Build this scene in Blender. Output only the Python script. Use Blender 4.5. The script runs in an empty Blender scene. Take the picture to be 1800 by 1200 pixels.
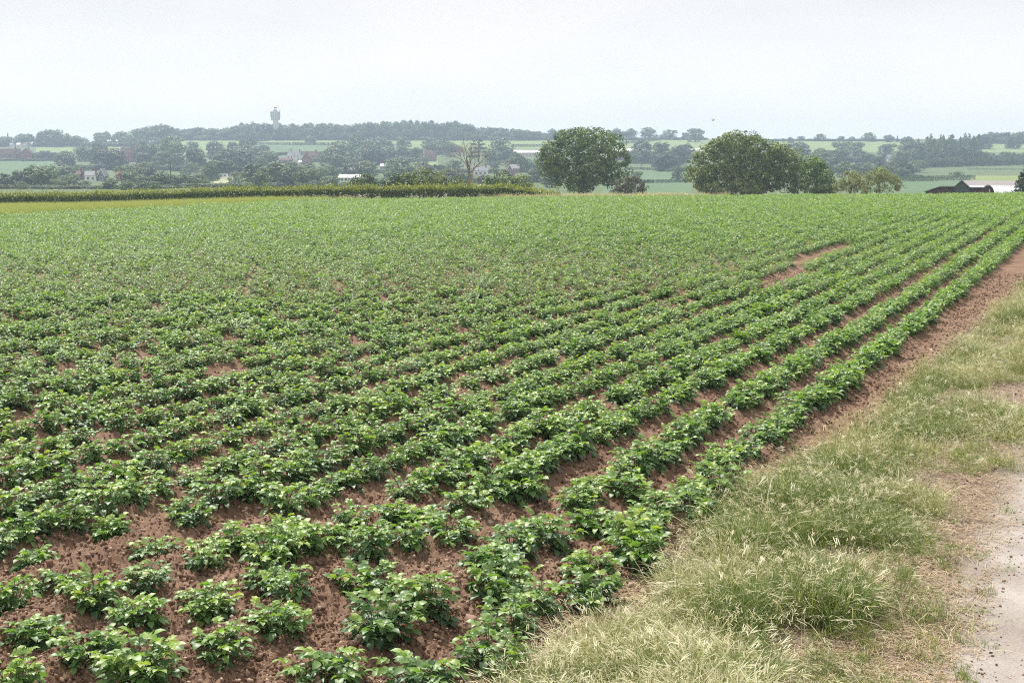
import bpy, bmesh, math, random
import numpy as np
from mathutils import Vector, Matrix

sc = bpy.context.scene
COL = sc.collection
random.seed(7)
RNG = np.random.default_rng(11)

# ------------------------------------------------------------------ camera
F = 2200.0            # focal length in pixels of an 1800 px wide picture
EYE = 3.2
TH = math.atan(309.0 / F)
CT, ST = math.cos(TH), math.sin(TH)
cam = bpy.data.cameras.new('camera')
cam.lens = 36.0 * F / 1800.0
cam.sensor_width = 36.0
cam.clip_start = 0.1
cam.clip_end = 12000.0
camo = bpy.data.objects.new('camera', cam)
camo.location = (0, 0, EYE)
camo.rotation_euler = (math.pi / 2 - TH, 0, 0)
COL.objects.link(camo)
sc.camera = camo

# ------------------------------------------------------------------ sky and sun
SUN_EL, SUN_AZ = math.radians(56), math.radians(-24)     # azimuth from +Y, negative towards -X
w = bpy.data.worlds.new('World')
sc.world = w
w.use_nodes = True
nt = w.node_tree
for n in list(nt.nodes):
    nt.nodes.remove(n)
N = nt.nodes.new
L = nt.links.new
out = N('ShaderNodeOutputWorld')
bg = N('ShaderNodeBackground'); bg.inputs['Strength'].default_value = 0.1
sky = N('ShaderNodeTexSky'); sky.sky_type = 'NISHITA'; sky.sun_disc = False
sky.sun_elevation = SUN_EL; sky.sun_rotation = SUN_AZ
sky.air_density = 1.0; sky.dust_density = 3.0
tc = N('ShaderNodeTexCoord')
mp = N('ShaderNodeMapping'); mp.inputs['Scale'].default_value = (2.2, 2.2, 7.0)
nz = N('ShaderNodeTexNoise'); nz.inputs['Scale'].default_value = 1.6; nz.inputs['Detail'].default_value = 5.0
cr = N('ShaderNodeValToRGB')
cr.color_ramp.elements[0].position = 0.38; cr.color_ramp.elements[0].color = (0.865, 0.855, 0.855, 1)
cr.color_ramp.elements[1].position = 0.60; cr.color_ramp.elements[1].color = (0.960, 0.920, 0.920, 1)
vm = N('ShaderNodeVectorMath'); vm.operation = 'SCALE'; vm.inputs['Scale'].default_value = 8.1
mx = N('ShaderNodeMix'); mx.data_type = 'RGBA'; mx.inputs['Factor'].default_value = 0.94
L(tc.outputs['Generated'], mp.inputs['Vector']); L(mp.outputs[0], nz.inputs['Vector'])
L(nz.outputs['Fac'], cr.inputs['Fac']); L(cr.outputs['Color'], vm.inputs[0])
L(sky.outputs['Color'], mx.inputs['A']); L(vm.outputs[0], mx.inputs['B'])
sx = N('ShaderNodeSeparateXYZ'); L(tc.outputs['Generated'], sx.inputs[0])
mr = N('ShaderNodeMapRange'); mr.interpolation_type = 'SMOOTHSTEP'
mr.inputs['From Min'].default_value = -0.02; mr.inputs['From Max'].default_value = 0.17
mr.inputs['To Min'].default_value = 1.42; mr.inputs['To Max'].default_value = 1.0       # milky brightness of the low sky
L(sx.outputs['Z'], mr.inputs['Value'])
v2 = N('ShaderNodeVectorMath'); v2.operation = 'SCALE'; L(mx.outputs['Result'], v2.inputs[0]); L(mr.outputs[0], v2.inputs['Scale'])
L(v2.outputs[0], bg.inputs['Color']); L(bg.outputs[0], out.inputs['Surface'])

sl = bpy.data.lights.new('sun', 'SUN')
sl.energy = 4.9
sl.angle = math.radians(2.0)
sl.color = (1.0, 0.955, 0.88)
so = bpy.data.objects.new('sun', sl)
sd = Vector((math.sin(SUN_AZ) * math.cos(SUN_EL), math.cos(SUN_AZ) * math.cos(SUN_EL), math.sin(SUN_EL)))
so.rotation_euler = sd.to_track_quat('Z', 'Y').to_euler()
so.location = (-40, 80, 120)
COL.objects.link(so)

sc.view_settings.view_transform = 'Standard'
sc.view_settings.look = 'None'
sc.view_settings.exposure = 0.32
sc.view_settings.gamma = 1.0
sc.render.engine = 'CYCLES'
cy = sc.cycles
cy.max_bounces = 6; cy.diffuse_bounces = 3; cy.glossy_bounces = 2; cy.transmission_bounces = 3
cy.transparent_max_bounces = 4; cy.volume_bounces = 0
cy.use_denoising = False
cy.sample_clamp_indirect = 6.0
cy.filter_width = 1.1
cy.denoising_prefilter = 'ACCURATE'
HAZE_DENSITY = 0.00038

# ------------------------------------------------------------------ small maths
def smooth(a, b, x):
    t = np.clip((np.asarray(x, float) - a) / (b - a), 0, 1)
    return t * t * (3 - 2 * t)

_tab = np.random.default_rng(5).random((256, 256))
def vn2(x, y, seed=0):
    x = np.asarray(x, float) + seed * 17.31; y = np.asarray(y, float) + seed * 9.77
    xi = np.floor(x).astype(int); yi = np.floor(y).astype(int)
    fx = x - xi; fy = y - yi
    fx = fx * fx * (3 - 2 * fx); fy = fy * fy * (3 - 2 * fy)
    a = _tab[xi & 255, yi & 255]; b = _tab[(xi + 1) & 255, yi & 255]
    c = _tab[xi & 255, (yi + 1) & 255]; d = _tab[(xi + 1) & 255, (yi + 1) & 255]
    return (a * (1 - fx) + b * fx) * (1 - fy) + (c * (1 - fx) + d * fx) * fy
def fbm(x, y, oct=4, seed=0):
    s = 0.0; a = 0.5
    for k in range(oct):
        s = s + a * vn2(x * 2 ** k, y * 2 ** k, seed + k * 3)
        a *= 0.5
    return s / (1 - 0.5 ** oct)

def ray(px, py):
    u = (px - 900.0) / F; v = (py - 600.0) / F
    return np.array([u, CT - v * ST, -ST - v * CT])
def px_of(x, d):
    """picture column of a plan direction (for far ground, near the horizon)"""
    v = (300.0 - 600.0) / F
    return 900.0 + F * (x / d) * (CT - v * ST)
def x_of(px, d, py=300.0):
    v = (py - 600.0) / F
    return (px - 900.0) / F * d / (CT - v * ST)
def project(x, y, z):
    dz = z - EYE
    cz = y * CT - dz * ST
    return 900 + F * x / cz, 600 + F * (-(y * ST + dz * CT)) / cz

# ------------------------------------------------------------------ shape of the land
_fd = np.array([105, 118, 135, 170, 220, 300, 340, 400, 500, 600, 700, 800, 900, 1000, 1100, 1200, 1300, 1420, 1500, 1700, 2600.])
_fz = np.array([0.0, -0.35, -1.3, -2.7, -3.6, -4.9, -5.0, -5.0, -4.9, -4.1, -2.3, 0.2, 3.2, 7.4, 12.2, 18.0, 24.3, 31.4, 32.4, 29.0, 24.0])
def zland(x, d):
    x = np.asarray(x, float); d = np.asarray(d, float)
    px = px_of(x, np.maximum(d, 1.0))
    zc = np.interp(px, [-600, 0, 540, 900, 1300, 1800, 2400], [-.5, -.3, .05, .20, .36, .55, .7])
    near = zc * smooth(18, 72, d) - 0.3 * smooth(86, 112, d) * smooth(500, 100, px)
    far = np.interp(d, _fd, _fz)
    far = far - 5.0 * smooth(900, 1400, d) * smooth(330, 60, px) + 1.2 * smooth(1000, 1400, d) * smooth(300, 600, px)
    far = far + (fbm(x / 90., d / 90., 3, 2) - .5) * 1.6 * smooth(240, 420, d)
    k = smooth(105, 150, d)
    return np.where(d < 105, near, near * (1 - k) + far)
def gz(x, d):
    return float(zland(x, d))

_ds = np.concatenate([np.arange(226, 700, 2.0), np.arange(700, 1430, 4.0)])
def depth_at(px, py):
    xs = x_of(px, _ds)
    p = project(xs, _ds, zland(xs, _ds))[1]
    ok = np.nonzero(p <= py)[0]
    return float(_ds[ok[0]]) if len(ok) else 1425.0

# rows of the crop: s across (negative to the left of the track), t along
RA = math.radians(26.0)
def st_of(x, y):
    return x * math.cos(RA) - y * math.sin(RA), x * math.sin(RA) + y * math.cos(RA)
def xy_of(s, t):
    return s * math.cos(RA) + t * math.sin(RA), -s * math.sin(RA) + t * math.cos(RA)
ROWS = [-3.55, -4.38, -5.29, -5.97, -6.73, -7.42]
while ROWS[-1] > -95:
    ROWS.append(ROWS[-1] - (0.79 if len(ROWS) % 2 == 0 else 0.77))
ROWS = np.array(ROWS)
def row_dist(s):
    i = np.clip(np.searchsorted(-ROWS, -s), 1, len(ROWS) - 1)
    return np.minimum(np.abs(s - ROWS[i]), np.abs(s - ROWS[i - 1]))
def grass_edge(t):
    return np.interp(t, [5, 6.7, 8.5, 9.7, 11.2, 12.9, 14.2, 17, 20, 24, 29, 35, 70], [-3.4, -3.3, -3.06, -3.12, -3.3, -2.94, -2.66, -2.62, -2.55, -2.45, -2.3, -2.2, -2.1]) + (fbm(np.asarray(t) * .9, np.asarray(t) * 0 + 3.3, 3, 8) - .5) * .3
TRACK_S = -0.88
def track_w(s, t):
    """1 on the hard track, 0 on the verge, with a ragged edge"""
    e = (fbm(s * 1.3, t * 1.0, 4, 21) - .5) * .36
    return smooth(-.22, .16, s - TRACK_S + e) * (1 - smooth(2.5, 2.9, s + e))
def soil_z(x, y):
    """full surface of the near field, with ridges, clods, verge and track"""
    x = np.asarray(x, float); y = np.asarray(y, float)
    s, t = st_of(x, y)
    z = zland(x, y)
    inf = 1 - smooth(-.35, .1, s - grass_edge(t) + .1)
    rd = row_dist(s)
    ridge = .13 * np.exp(-(rd / .23) ** 2) - .03
    ridge = np.where(s > ROWS[0] + .02, .13 * np.exp(-((s - ROWS[0]) / .23) ** 2) - .03, ridge)
    z = z + inf * ridge * (.75 + .5 * fbm(x * .7, y * .7, 2, 31))
    fine = smooth(34, 12, y)
    lump = np.abs(fbm(x * 7, y * 7, 3, 41) - .5) * .085 + np.abs(vn2(x * 19, y * 19, 51) - .5) * .085 + np.abs(vn2(x * 41, y * 41, 61) - .5) * .055
    tw = track_w(s, t)
    z = z + (lump - .04) * fine * (inf * .9 + (1 - inf) * .35 * (1 - tw))
    z = z + (1 - inf) * ((fbm(x * 1.1, y * 1.1, 3, 71) - .5) * .12) * (1 - tw) + .03 * (1 - inf)
    return z
def soilz(x, y):
    return float(soil_z(np.array([x]), np.array([y]))[0])

# ------------------------------------------------------------------ mesh helpers
def mk(name, V, Fc, mats=None, attrs=None, smooth_=True, midx=None):
    me = bpy.data.meshes.new(name)
    V = np.asarray(V, np.float32); Fc = np.asarray(Fc, np.int32)
    k = Fc.shape[1]
    me.vertices.add(len(V)); me.vertices.foreach_set('co', V.ravel())
    me.loops.add(Fc.size); me.loops.foreach_set('vertex_index', Fc.ravel())
    me.polygons.add(len(Fc)); me.polygons.foreach_set('loop_start', np.arange(len(Fc), dtype=np.int32) * k)
    if midx is not None:
        me.polygons.foreach_set('material_index', np.asarray(midx, np.int32))
    me.polygons.foreach_set('use_smooth', np.full(len(Fc), smooth_))
    me.update(calc_edges=True)
    for m in (mats or []):
        me.materials.append(m)
    for an, av in (attrs or {}).items():
        a = me.attributes.new(an, 'FLOAT', 'POINT')
        a.data.foreach_set('value', np.asarray(av, np.float32))
    return me

def link(name, me, parent=None):
    o = bpy.data.objects.new(name, me)
    COL.objects.link(o)
    if parent is not None:
        o.parent = parent
    return o
def tag(o, label=None, cat=None, group=None, kind=None):
    if label: o['label'] = label
    if cat: o['category'] = cat
    if group: o['group'] = group
    if kind: o['kind'] = kind
    return o
def empty(name, loc, rz=0.0):
    o = bpy.data.objects.new(name, None)
    o.empty_display_size = .2
    o.location = loc; o.rotation_euler = (0, 0, rz)
    COL.objects.link(o)
    return o
def copy_tree(o, parent=None):
    c = o.copy(); COL.objects.link(c)
    if parent is not None: c.parent = parent
    for ch in list(o.children):
        copy_tree(ch, c)
    return c

class MB:
    """collects simple solids into one mesh"""
    def __init__(s): s.v = []; s.f = []
    def add(s, vs, fs):
        b = len(s.v); s.v += [tuple(p) for p in vs]; s.f += [tuple(i + b for i in f) for f in fs]; return s
    def box(s, x0, x1, y0, y1, z0, z1):
        return s.add([(x0, y0, z0), (x1, y0, z0), (x1, y1, z0), (x0, y1, z0), (x0, y0, z1), (x1, y0, z1), (x1, y1, z1), (x0, y1, z1)],
                     [(0, 3, 2, 1), (4, 5, 6, 7), (0, 1, 5, 4), (1, 2, 6, 5), (2, 3, 7, 6), (3, 0, 4, 7)])
    def prism(s, prof, y0, y1):
        """profile of (x, z) points swept along y"""
        n = len(prof)
        vs = [(x, y0, z) for x, z in prof] + [(x, y1, z) for x, z in prof]
        fs = [tuple(range(n)), tuple(range(2 * n - 1, n - 1, -1))]
        fs += [(i, i + n, (i + 1) % n + n, (i + 1) % n) for i in range(n)]
        return s.add(vs, fs)
    def lathe(s, prof, n=24, cx=0, cy=0):
        vs = []
        for r, z in prof:
            vs += [(cx + r * math.cos(2 * math.pi * i / n), cy + r * math.sin(2 * math.pi * i / n), z) for i in range(n)]
        fs = []
        for k in range(len(prof) - 1):
            fs += [(k * n + i, k * n + (i + 1) % n, (k + 1) * n + (i + 1) % n, (k + 1) * n + i) for i in range(n)]
        fs.append(tuple(range(n - 1, -1, -1))); m = (len(prof) - 1) * n
        fs.append(tuple(range(m, m + n)))
        return s.add(vs, fs)
    def tube(s, pts, rad, n=6):
        V, Fq = tube_arr(pts, rad, n)
        return s.add(V.tolist(), Fq.tolist())
    def mesh(s, name, mat, smooth_=False):
        me = bpy.data.meshes.new(name)
        me.from_pydata(s.v, [], s.f); me.update()
        bm = bmesh.new(); bm.from_mesh(me); bmesh.ops.recalc_face_normals(bm, faces=bm.faces); bm.to_mesh(me); bm.free()
        if smooth_: me.polygons.foreach_set('use_smooth', np.full(len(me.polygons), True))
        me.materials.append(mat)
        return me
    def build(s, name, mat, parent=None, smooth_=False):
        return link(name, s.mesh(name, mat, smooth_), parent)

def tube_arr(pts, rad, n=6):
    pts = np.asarray(pts, float); rad = np.asarray(rad, float)
    tg = np.gradient(pts, axis=0); tg /= np.linalg.norm(tg, axis=1)[:, None] + 1e-9
    ref = np.where(np.abs(tg[:, 2:3]) > .9, np.array([[1., 0, 0]]), np.array([[0, 0, 1.]]))
    a = np.cross(tg, ref); a /= np.linalg.norm(a, axis=1)[:, None] + 1e-9
    b = np.cross(tg, a)
    ang = np.arange(n) * 2 * np.pi / n
    V = (pts[:, None] + rad[:, None, None] * (np.cos(ang)[None, :, None] * a[:, None] + np.sin(ang)[None, :, None] * b[:, None])).reshape(-1, 3)
    m = len(pts); fs = []
    for k in range(m - 1):
        for i in range(n):
            fs.append((k * n + i, k * n + (i + 1) % n, (k + 1) * n + (i + 1) % n, (k + 1) * n + i))
    return V, np.array(fs)
class Quads:
    """collects numpy quads (+ tint) into one mesh"""
    def __init__(s): s.V = []; s.F = []; s.T = []; s.n = 0
    def add(s, V, Fq, T=0.5):
        V = np.asarray(V, float).reshape(-1, 3)
        s.V.append(V); s.F.append(np.asarray(Fq) + s.n); s.n += len(V)
        s.T.append(np.broadcast_to(np.asarray(T, float), (len(V),)))
    def mesh(s, name, mat, smooth_=True):
        return mk(name, np.concatenate(s.V), np.concatenate(s.F), [mat], {'tint': np.concatenate(s.T)}, smooth_)

def nrm(a):
    return a / (np.linalg.norm(a, axis=-1, keepdims=True) + 1e-9)

# ------------------------------------------------------------------ materials
def newmat(name):
    m = bpy.data.materials.new(name); m.use_nodes = True
    t = m.node_tree
    for n in list(t.nodes): t.nodes.remove(n)
    return m, t, t.nodes.new, t.links.new
def ramp(new, stops):
    r = new('ShaderNodeValToRGB'); e = r.color_ramp.elements
    e[0].position, e[0].color = stops[0][0], (*stops[0][1], 1)
    e[1].position, e[1].color = stops[-1][0], (*stops[-1][1], 1)
    for p, c in stops[1:-1]:
        k = e.new(p); k.color = (*c, 1)
    return r
def leaf_mat(name, stops, rough=.45, spec=.5, trans=.3, tcol=(1.0, 1.25, .45), rnd=.25, backdull=False):
    m, t, new, lk = newmat(name)
    o = new('ShaderNodeOutputMaterial')
    at = new('ShaderNodeAttribute'); at.attribute_name = 'tint'
    oi = new('ShaderNodeObjectInfo')
    ma = new('ShaderNodeMath'); ma.operation = 'MULTIPLY_ADD'; ma.inputs[1].default_value = rnd; ma.inputs[2].default_value = -rnd / 2
    lk(oi.outputs['Random'], ma.inputs[0])
    ad = new('ShaderNodeMath'); ad.operation = 'ADD'; ad.use_clamp = True
    lk(at.outputs['Fac'], ad.inputs[0]); lk(ma.outputs[0], ad.inputs[1])
    r = ramp(new, stops); lk(ad.outputs[0], r.inputs['Fac'])
    p = new('ShaderNodeBsdfPrincipled'); lk(r.outputs['Color'], p.inputs['Base Color'])
    p.inputs['Roughness'].default_value = rough; p.inputs['Specular IOR Level'].default_value = spec
    tr = new('ShaderNodeBsdfTranslucent')
    ml = new('ShaderNodeMix'); ml.data_type = 'RGBA'; ml.blend_type = 'MULTIPLY'; ml.inputs['Factor'].default_value = 1
    lk(r.outputs['Color'], ml.inputs['A']); ml.inputs['B'].default_value = (*tcol, 1)
    lk(ml.outputs['Result'], tr.inputs['Color'])
    mx = new('ShaderNodeMixShader'); mx.inputs[0].default_value = trans
    lk(p.outputs[0], mx.inputs[1]); lk(tr.outputs[0], mx.inputs[2]); lk(mx.outputs[0], o.inputs['Surface'])
    return m
def plain(name, c, rough=.8, var=.25, scale=3.0, spec=.3, bump=0.0, c2=None):
    m, t, new, lk = newmat(name)
    o = new('ShaderNodeOutputMaterial'); p = new('ShaderNodeBsdfPrincipled')
    tcn = new('ShaderNodeTexCoord'); n = new('ShaderNodeTexNoise'); n.inputs['Scale'].default_value = scale; n.inputs['Detail'].default_value = 6
    lk(tcn.outputs['Object'], n.inputs['Vector'])
    a = tuple(max(0, v * (1 - var)) for v in c); b = c2 or tuple(min(1, v * (1 + var)) for v in c)
    r = ramp(new, [(.3, a), (.7, b)]); lk(n.outputs['Fac'], r.inputs['Fac']); lk(r.outputs['Color'], p.inputs['Base Color'])
    p.inputs['Roughness'].default_value = rough; p.inputs['Specular IOR Level'].default_value = spec
    if bump:
        bn = new('ShaderNodeBump'); bn.inputs['Strength'].default_value = bump; bn.inputs['Distance'].default_value = .02
        lk(n.outputs['Fac'], bn.inputs['Height']); lk(bn.outputs[0], p.inputs['Normal'])
    lk(p.outputs[0], o.inputs['Surface'])
    return m

M = {}
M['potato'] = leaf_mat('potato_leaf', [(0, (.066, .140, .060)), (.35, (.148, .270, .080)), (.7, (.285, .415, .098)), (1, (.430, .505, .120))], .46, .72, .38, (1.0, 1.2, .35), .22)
M['stem'] = leaf_mat('potato_stem', [(0, (.07, .10, .035)), (1, (.14, .20, .06))], .5, .4, .1)
M['grass'] = leaf_mat('verge_grass', [(0, (.10, .175, .030)), (.28, (.18, .255, .055)), (.55, (.33, .36, .135)), (.8, (.53, .50, .28)), (1, (.72, .67, .48))], .55, .4, .3, (1, 1, .7), .35)
M['green_grass'] = leaf_mat('green_grass', [(0, (.10, .17, .022)), (.6, (.25, .32, .045)), (1, (.40, .40, .09))], .5, .4, .3, (1, 1.1, .5), .3)
M['straw'] = leaf_mat('straw', [(0, (.20, .13, .07)), (.6, (.42, .32, .19)), (1, (.55, .45, .31))], .7, .3, .1, (1, 1, 1), .3)
M['barley'] = leaf_mat('barley', [(0, (.28, .38, .09)), (.5, (.46, .52, .19)), (1, (.64, .63, .31))], .55, .4, .3, (1, 1, .5), .2)
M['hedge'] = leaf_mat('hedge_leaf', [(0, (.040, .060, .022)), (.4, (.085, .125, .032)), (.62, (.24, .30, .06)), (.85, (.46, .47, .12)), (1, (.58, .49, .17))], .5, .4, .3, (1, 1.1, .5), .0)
M['tree'] = leaf_mat('tree_leaf', [(0, (.040, .082, .026)), (.5, (.092, .155, .042)), (1, (.185, .255, .070))], .5, .4, .25, (1, 1.15, .45), .5)
M['darktree'] = leaf_mat('dark_leaf', [(0, (.020, .040, .020)), (1, (.062, .100, .042))], .55, .3, .15, (1, 1.1, .5), .3)
M['paletree'] = leaf_mat('pale_leaf', [(0, (.075, .125, .040)), (.5, (.150, .205, .070)), (1, (.25, .29, .11))], .55, .4, .3, (1, 1.1, .5), .3)
M['chestnut'] = leaf_mat('chestnut_leaf', [(0, (.034, .074, .022)), (.5, (.105, .178, .040)), (1, (.29, .38, .095))], .55, .3, .28, (1, 1.2, .45), 0)
M['oak'] = leaf_mat('oak_leaf', [(0, (.050, .088, .022)), (.5, (.155, .218, .045)), (1, (.34, .40, .085))], .5, .4, .28, (1, 1.15, .4), 0)
M['willow'] = leaf_mat('sallow_leaf', [(0, (.13, .17, .05)), (.5, (.26, .30, .11)), (1, (.40, .42, .18))], .55, .4, .3, (1, 1.1, .6), 0)
M['bright'] = leaf_mat('bright_leaf', [(0, (.040, .095, .026)), (.5, (.125, .225, .048)), (1, (.30, .42, .09))], .5, .35, .3, (1, 1.2, .4), 0)
M['purple'] = leaf_mat('purplish_leaf', [(0, (.060, .070, .038)), (1, (.17, .18, .10))], .6, .3, .2, (1, 1, .7), 0)
M['bark'] = plain('bark', (.085, .068, .050), .9, .35, 4.0)
M['bare'] = plain('bare_bark', (.23, .19, .155), .9, .3, 4.0)
M['stone'] = plain('field_stone', (.36, .235, .175), .8, .3, 30, bump=.3)
M['pebble'] = plain('pebble', (.46, .35, .28), .8, .35, 20)
M['brick'] = plain('red_brick', (.25, .095, .065), .9, .25, 2.0)
M['brickd'] = plain('dark_brick', (.16, .075, .06), .9, .25, 2.0)
M['render'] = plain('white_render', (.78, .78, .75), .8, .06, 1.0)
M['cream'] = plain('cream_render', (.62, .57, .48), .8, .08, 1.0)
M['tile'] = plain('brown_tile', (.12, .07, .055), .85, .25, 1.5)
M['slate'] = plain('grey_slate', (.20, .205, .22), .7, .2, 1.5)
M['redtile'] = plain('red_tile', (.22, .09, .065), .85, .25, 1.5)
M['glass'] = plain('dark_glass', (.025, .03, .035), .15, .2, 1.0, spec=.6)
M['white'] = plain('white_paint', (.80, .80, .78), .5, .05, 1.0)
M['concrete'] = plain('pale_concrete', (.62, .61, .60), .85, .12, .4)
M['concrete_dark'] = plain('weathered_concrete', (.36, .355, .35), .85, .15, .4)
M['metal'] = plain('grey_metal', (.20, .20, .21), .5, .15, 3.0)
M['polytunnel'] = plain('white_sheeting', (.80, .81, .80), .5, .06, .3)
M['pole'] = plain('weathered_wood', (.10, .075, .055), .9, .2, 4.0)
M['cladding'] = plain('green_cladding', (.055, .105, .085), .6, .15, 1.0)
M['boards'] = plain('dark_boards', (.115, .095, .085), .9, .35, 3.0)
M['rust'] = plain('rusted_sheet', (.105, .065, .058), .85, .4, 2.0)
M['blackroof'] = plain('dark_felt_roof', (.05, .05, .052), .8, .3, 2.0)
M['fleece'] = plain('crop_fleece', (.54, .58, .61), .6, .10, .15, bump=.4)
M['flower'] = plain('cream_flower', (.70, .68, .56), .7, .1, 4.0)
M['bird'] = plain('dark_feather', (.05, .048, .045), .7, .2, 4.0)

def ground_mat():
    m, t, new, lk = newmat('field_ground')
    o = new('ShaderNodeOutputMaterial'); p = new('ShaderNodeBsdfPrincipled')
    geo = new('ShaderNodeNewGeometry')
    def noise(scale, det=6):
        n = new('ShaderNodeTexNoise'); n.inputs['Scale'].default_value = scale; n.inputs['Detail'].default_value = det
        lk(geo.outputs['Position'], n.inputs['Vector']); return n
    n1 = noise(1.4, 4); n2 = noise(26, 5); n3 = noise(120, 3)
    soil = ramp(new, [(.30, (.122, .071, .047)), (.5, (.200, .124, .084)), (.72, (.310, .212, .154))])
    mixn = new('ShaderNodeMath'); mixn.operation = 'MULTIPLY_ADD'; mixn.inputs[1].default_value = .45
    lk(n1.outputs['Fac'], mixn.inputs[0])
    m2 = new('ShaderNodeMath'); m2.operation = 'MULTIPLY'; m2.inputs[1].default_value = .55; lk(n2.outputs['Fac'], m2.inputs[0]); lk(m2.outputs[0], mixn.inputs[2])
    lk(mixn.outputs[0], soil.inputs['Fac'])
    verge = ramp(new, [(.35, (.13, .092, .066)), (.5, (.205, .155, .113)), (.68, (.32, .255, .19))]); lk(n2.outputs['Fac'], verge.inputs['Fac'])
    trk = ramp(new, [(.34, (.22, .185, .158)), (.5, (.335, .298, .268)), (.64, (.43, .395, .368))]); 
    tm = new('ShaderNodeMath'); tm.operation = 'MULTIPLY_ADD'; tm.inputs[1].default_value = .5; lk(n3.outputs['Fac'], tm.inputs[0]); 
    tm2 = new('ShaderNodeMath'); tm2.operation = 'MULTIPLY'; tm2.inputs[1].default_value = .5; lk(n1.outputs['Fac'], tm2.inputs[0]); lk(tm2.outputs[0], tm.inputs[2])
    lk(tm.outputs[0], trk.inputs['Fac'])
    av = new('ShaderNodeAttribute'); av.attribute_name = 'verge'
    atk = new('ShaderNodeAttribute'); atk.attribute_name = 'track'
    a = new('ShaderNodeMix'); a.data_type = 'RGBA'; lk(av.outputs['Fac'], a.inputs['Factor']); lk(soil.outputs['Color'], a.inputs['A']); lk(verge.outputs['Color'], a.inputs['B'])
    b = new('ShaderNodeMix'); b.data_type = 'RGBA'; lk(atk.outputs['Fac'], b.inputs['Factor']); lk(a.outputs['Result'], b.inputs['A']); lk(trk.outputs['Color'], b.inputs['B'])
    lk(b.outputs['Result'], p.inputs['Base Color'])
    p.inputs['Roughness'].default_value = .95; p.inputs['Specular IOR Level'].default_value = .15
    bn = new('ShaderNodeBump'); bn.inputs['Strength'].default_value = .55; bn.inputs['Distance'].default_value = .015
    bm_ = new('ShaderNodeMath'); bm_.operation = 'ADD'; lk(n2.outputs['Fac'], bm_.inputs[0]); lk(n3.outputs['Fac'], bm_.inputs[1])
    lk(bm_.outputs[0], bn.inputs['Height']); lk(bn.outputs[0], p.inputs['Normal'])
    lk(p.outputs[0], o.inputs['Surface'])
    return m
M['ground'] = ground_mat()
def clod_mat():
    m, t, new, lk = newmat('soil_clod')
    o = new('ShaderNodeOutputMaterial'); p = new('ShaderNodeBsdfPrincipled')
    oi = new('ShaderNodeObjectInfo')
    r = ramp(new, [(0, (.130, .076, .051)), (.55, (.215, .136, .094)), (.90, (.33, .23, .17)), (1, (.48, .37, .29))]); lk(oi.outputs['Random'], r.inputs['Fac'])
    lk(r.outputs['Color'], p.inputs['Base Color']); p.inputs['Roughness'].default_value = .95; p.inputs['Specular IOR Level'].default_value = .15
    lk(p.outputs[0], o.inputs['Surface']); return m
M['clod'] = clod_mat()
def field_mat(name, stops, stripe=0.0, ang=0.0, sscale=1.0):
    m, t, new, lk = newmat(name)
    o = new('ShaderNodeOutputMaterial'); p = new('ShaderNodeBsdfPrincipled')
    geo = new('ShaderNodeNewGeometry')
    n = new('ShaderNodeTexNoise'); n.inputs['Scale'].default_value = .03; n.inputs['Detail'].default_value = 8; n.inputs['Roughness'].default_value = .65
    lk(geo.outputs['Position'], n.inputs['Vector'])
    fac = n.outputs['Fac']
    if stripe:
        mp_ = new('ShaderNodeMapping'); mp_.inputs['Rotation'].default_value = (0, 0, ang); lk(geo.outputs['Position'], mp_.inputs['Vector'])
        wv = new('ShaderNodeTexWave'); wv.inputs['Scale'].default_value = sscale; wv.inputs['Distortion'].default_value = .6; lk(mp_.outputs[0], wv.inputs['Vector'])
        mm = new('ShaderNodeMath'); mm.operation = 'MULTIPLY_ADD'; mm.inputs[1].default_value = stripe; lk(wv.outputs['Fac'], mm.inputs[0]); lk(n.outputs['Fac'], mm.inputs[2])
        fac = mm.outputs[0]
    r = ramp(new, stops); lk(fac, r.inputs['Fac']); lk(r.outputs['Color'], p.inputs['Base Color'])
    p.inputs['Roughness'].default_value = .9; p.inputs['Specular IOR Level'].default_value = .2
    lk(p.outputs[0], o.inputs['Surface']); return m
M['pasture'] = field_mat('pasture', [(.3, (.065, .105, .038)), (.7, (.115, .160, .06))])
M['meadow'] = field_mat('meadow', [(.3, (.14, .21, .07)), (.7, (.22, .28, .10))])
M['wheat'] = field_mat('young_wheat', [(.3, (.065, .125, .055)), (.8, (.115, .18, .08))], .12, .5, .05)
M['plough'] = field_mat('pale_ploughed', [(.3, (.20, .165, .15)), (.8, (.32, .28, .265))], .15, .2, .2)
M['yellowgreen'] = field_mat('yellow_green_crop', [(.3, (.16, .21, .05)), (.7, (.22, .26, .08))])
M['lawn'] = field_mat('pale_lawn', [(.3, (.30, .32, .16)), (.7, (.36, .36, .20))])

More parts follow.
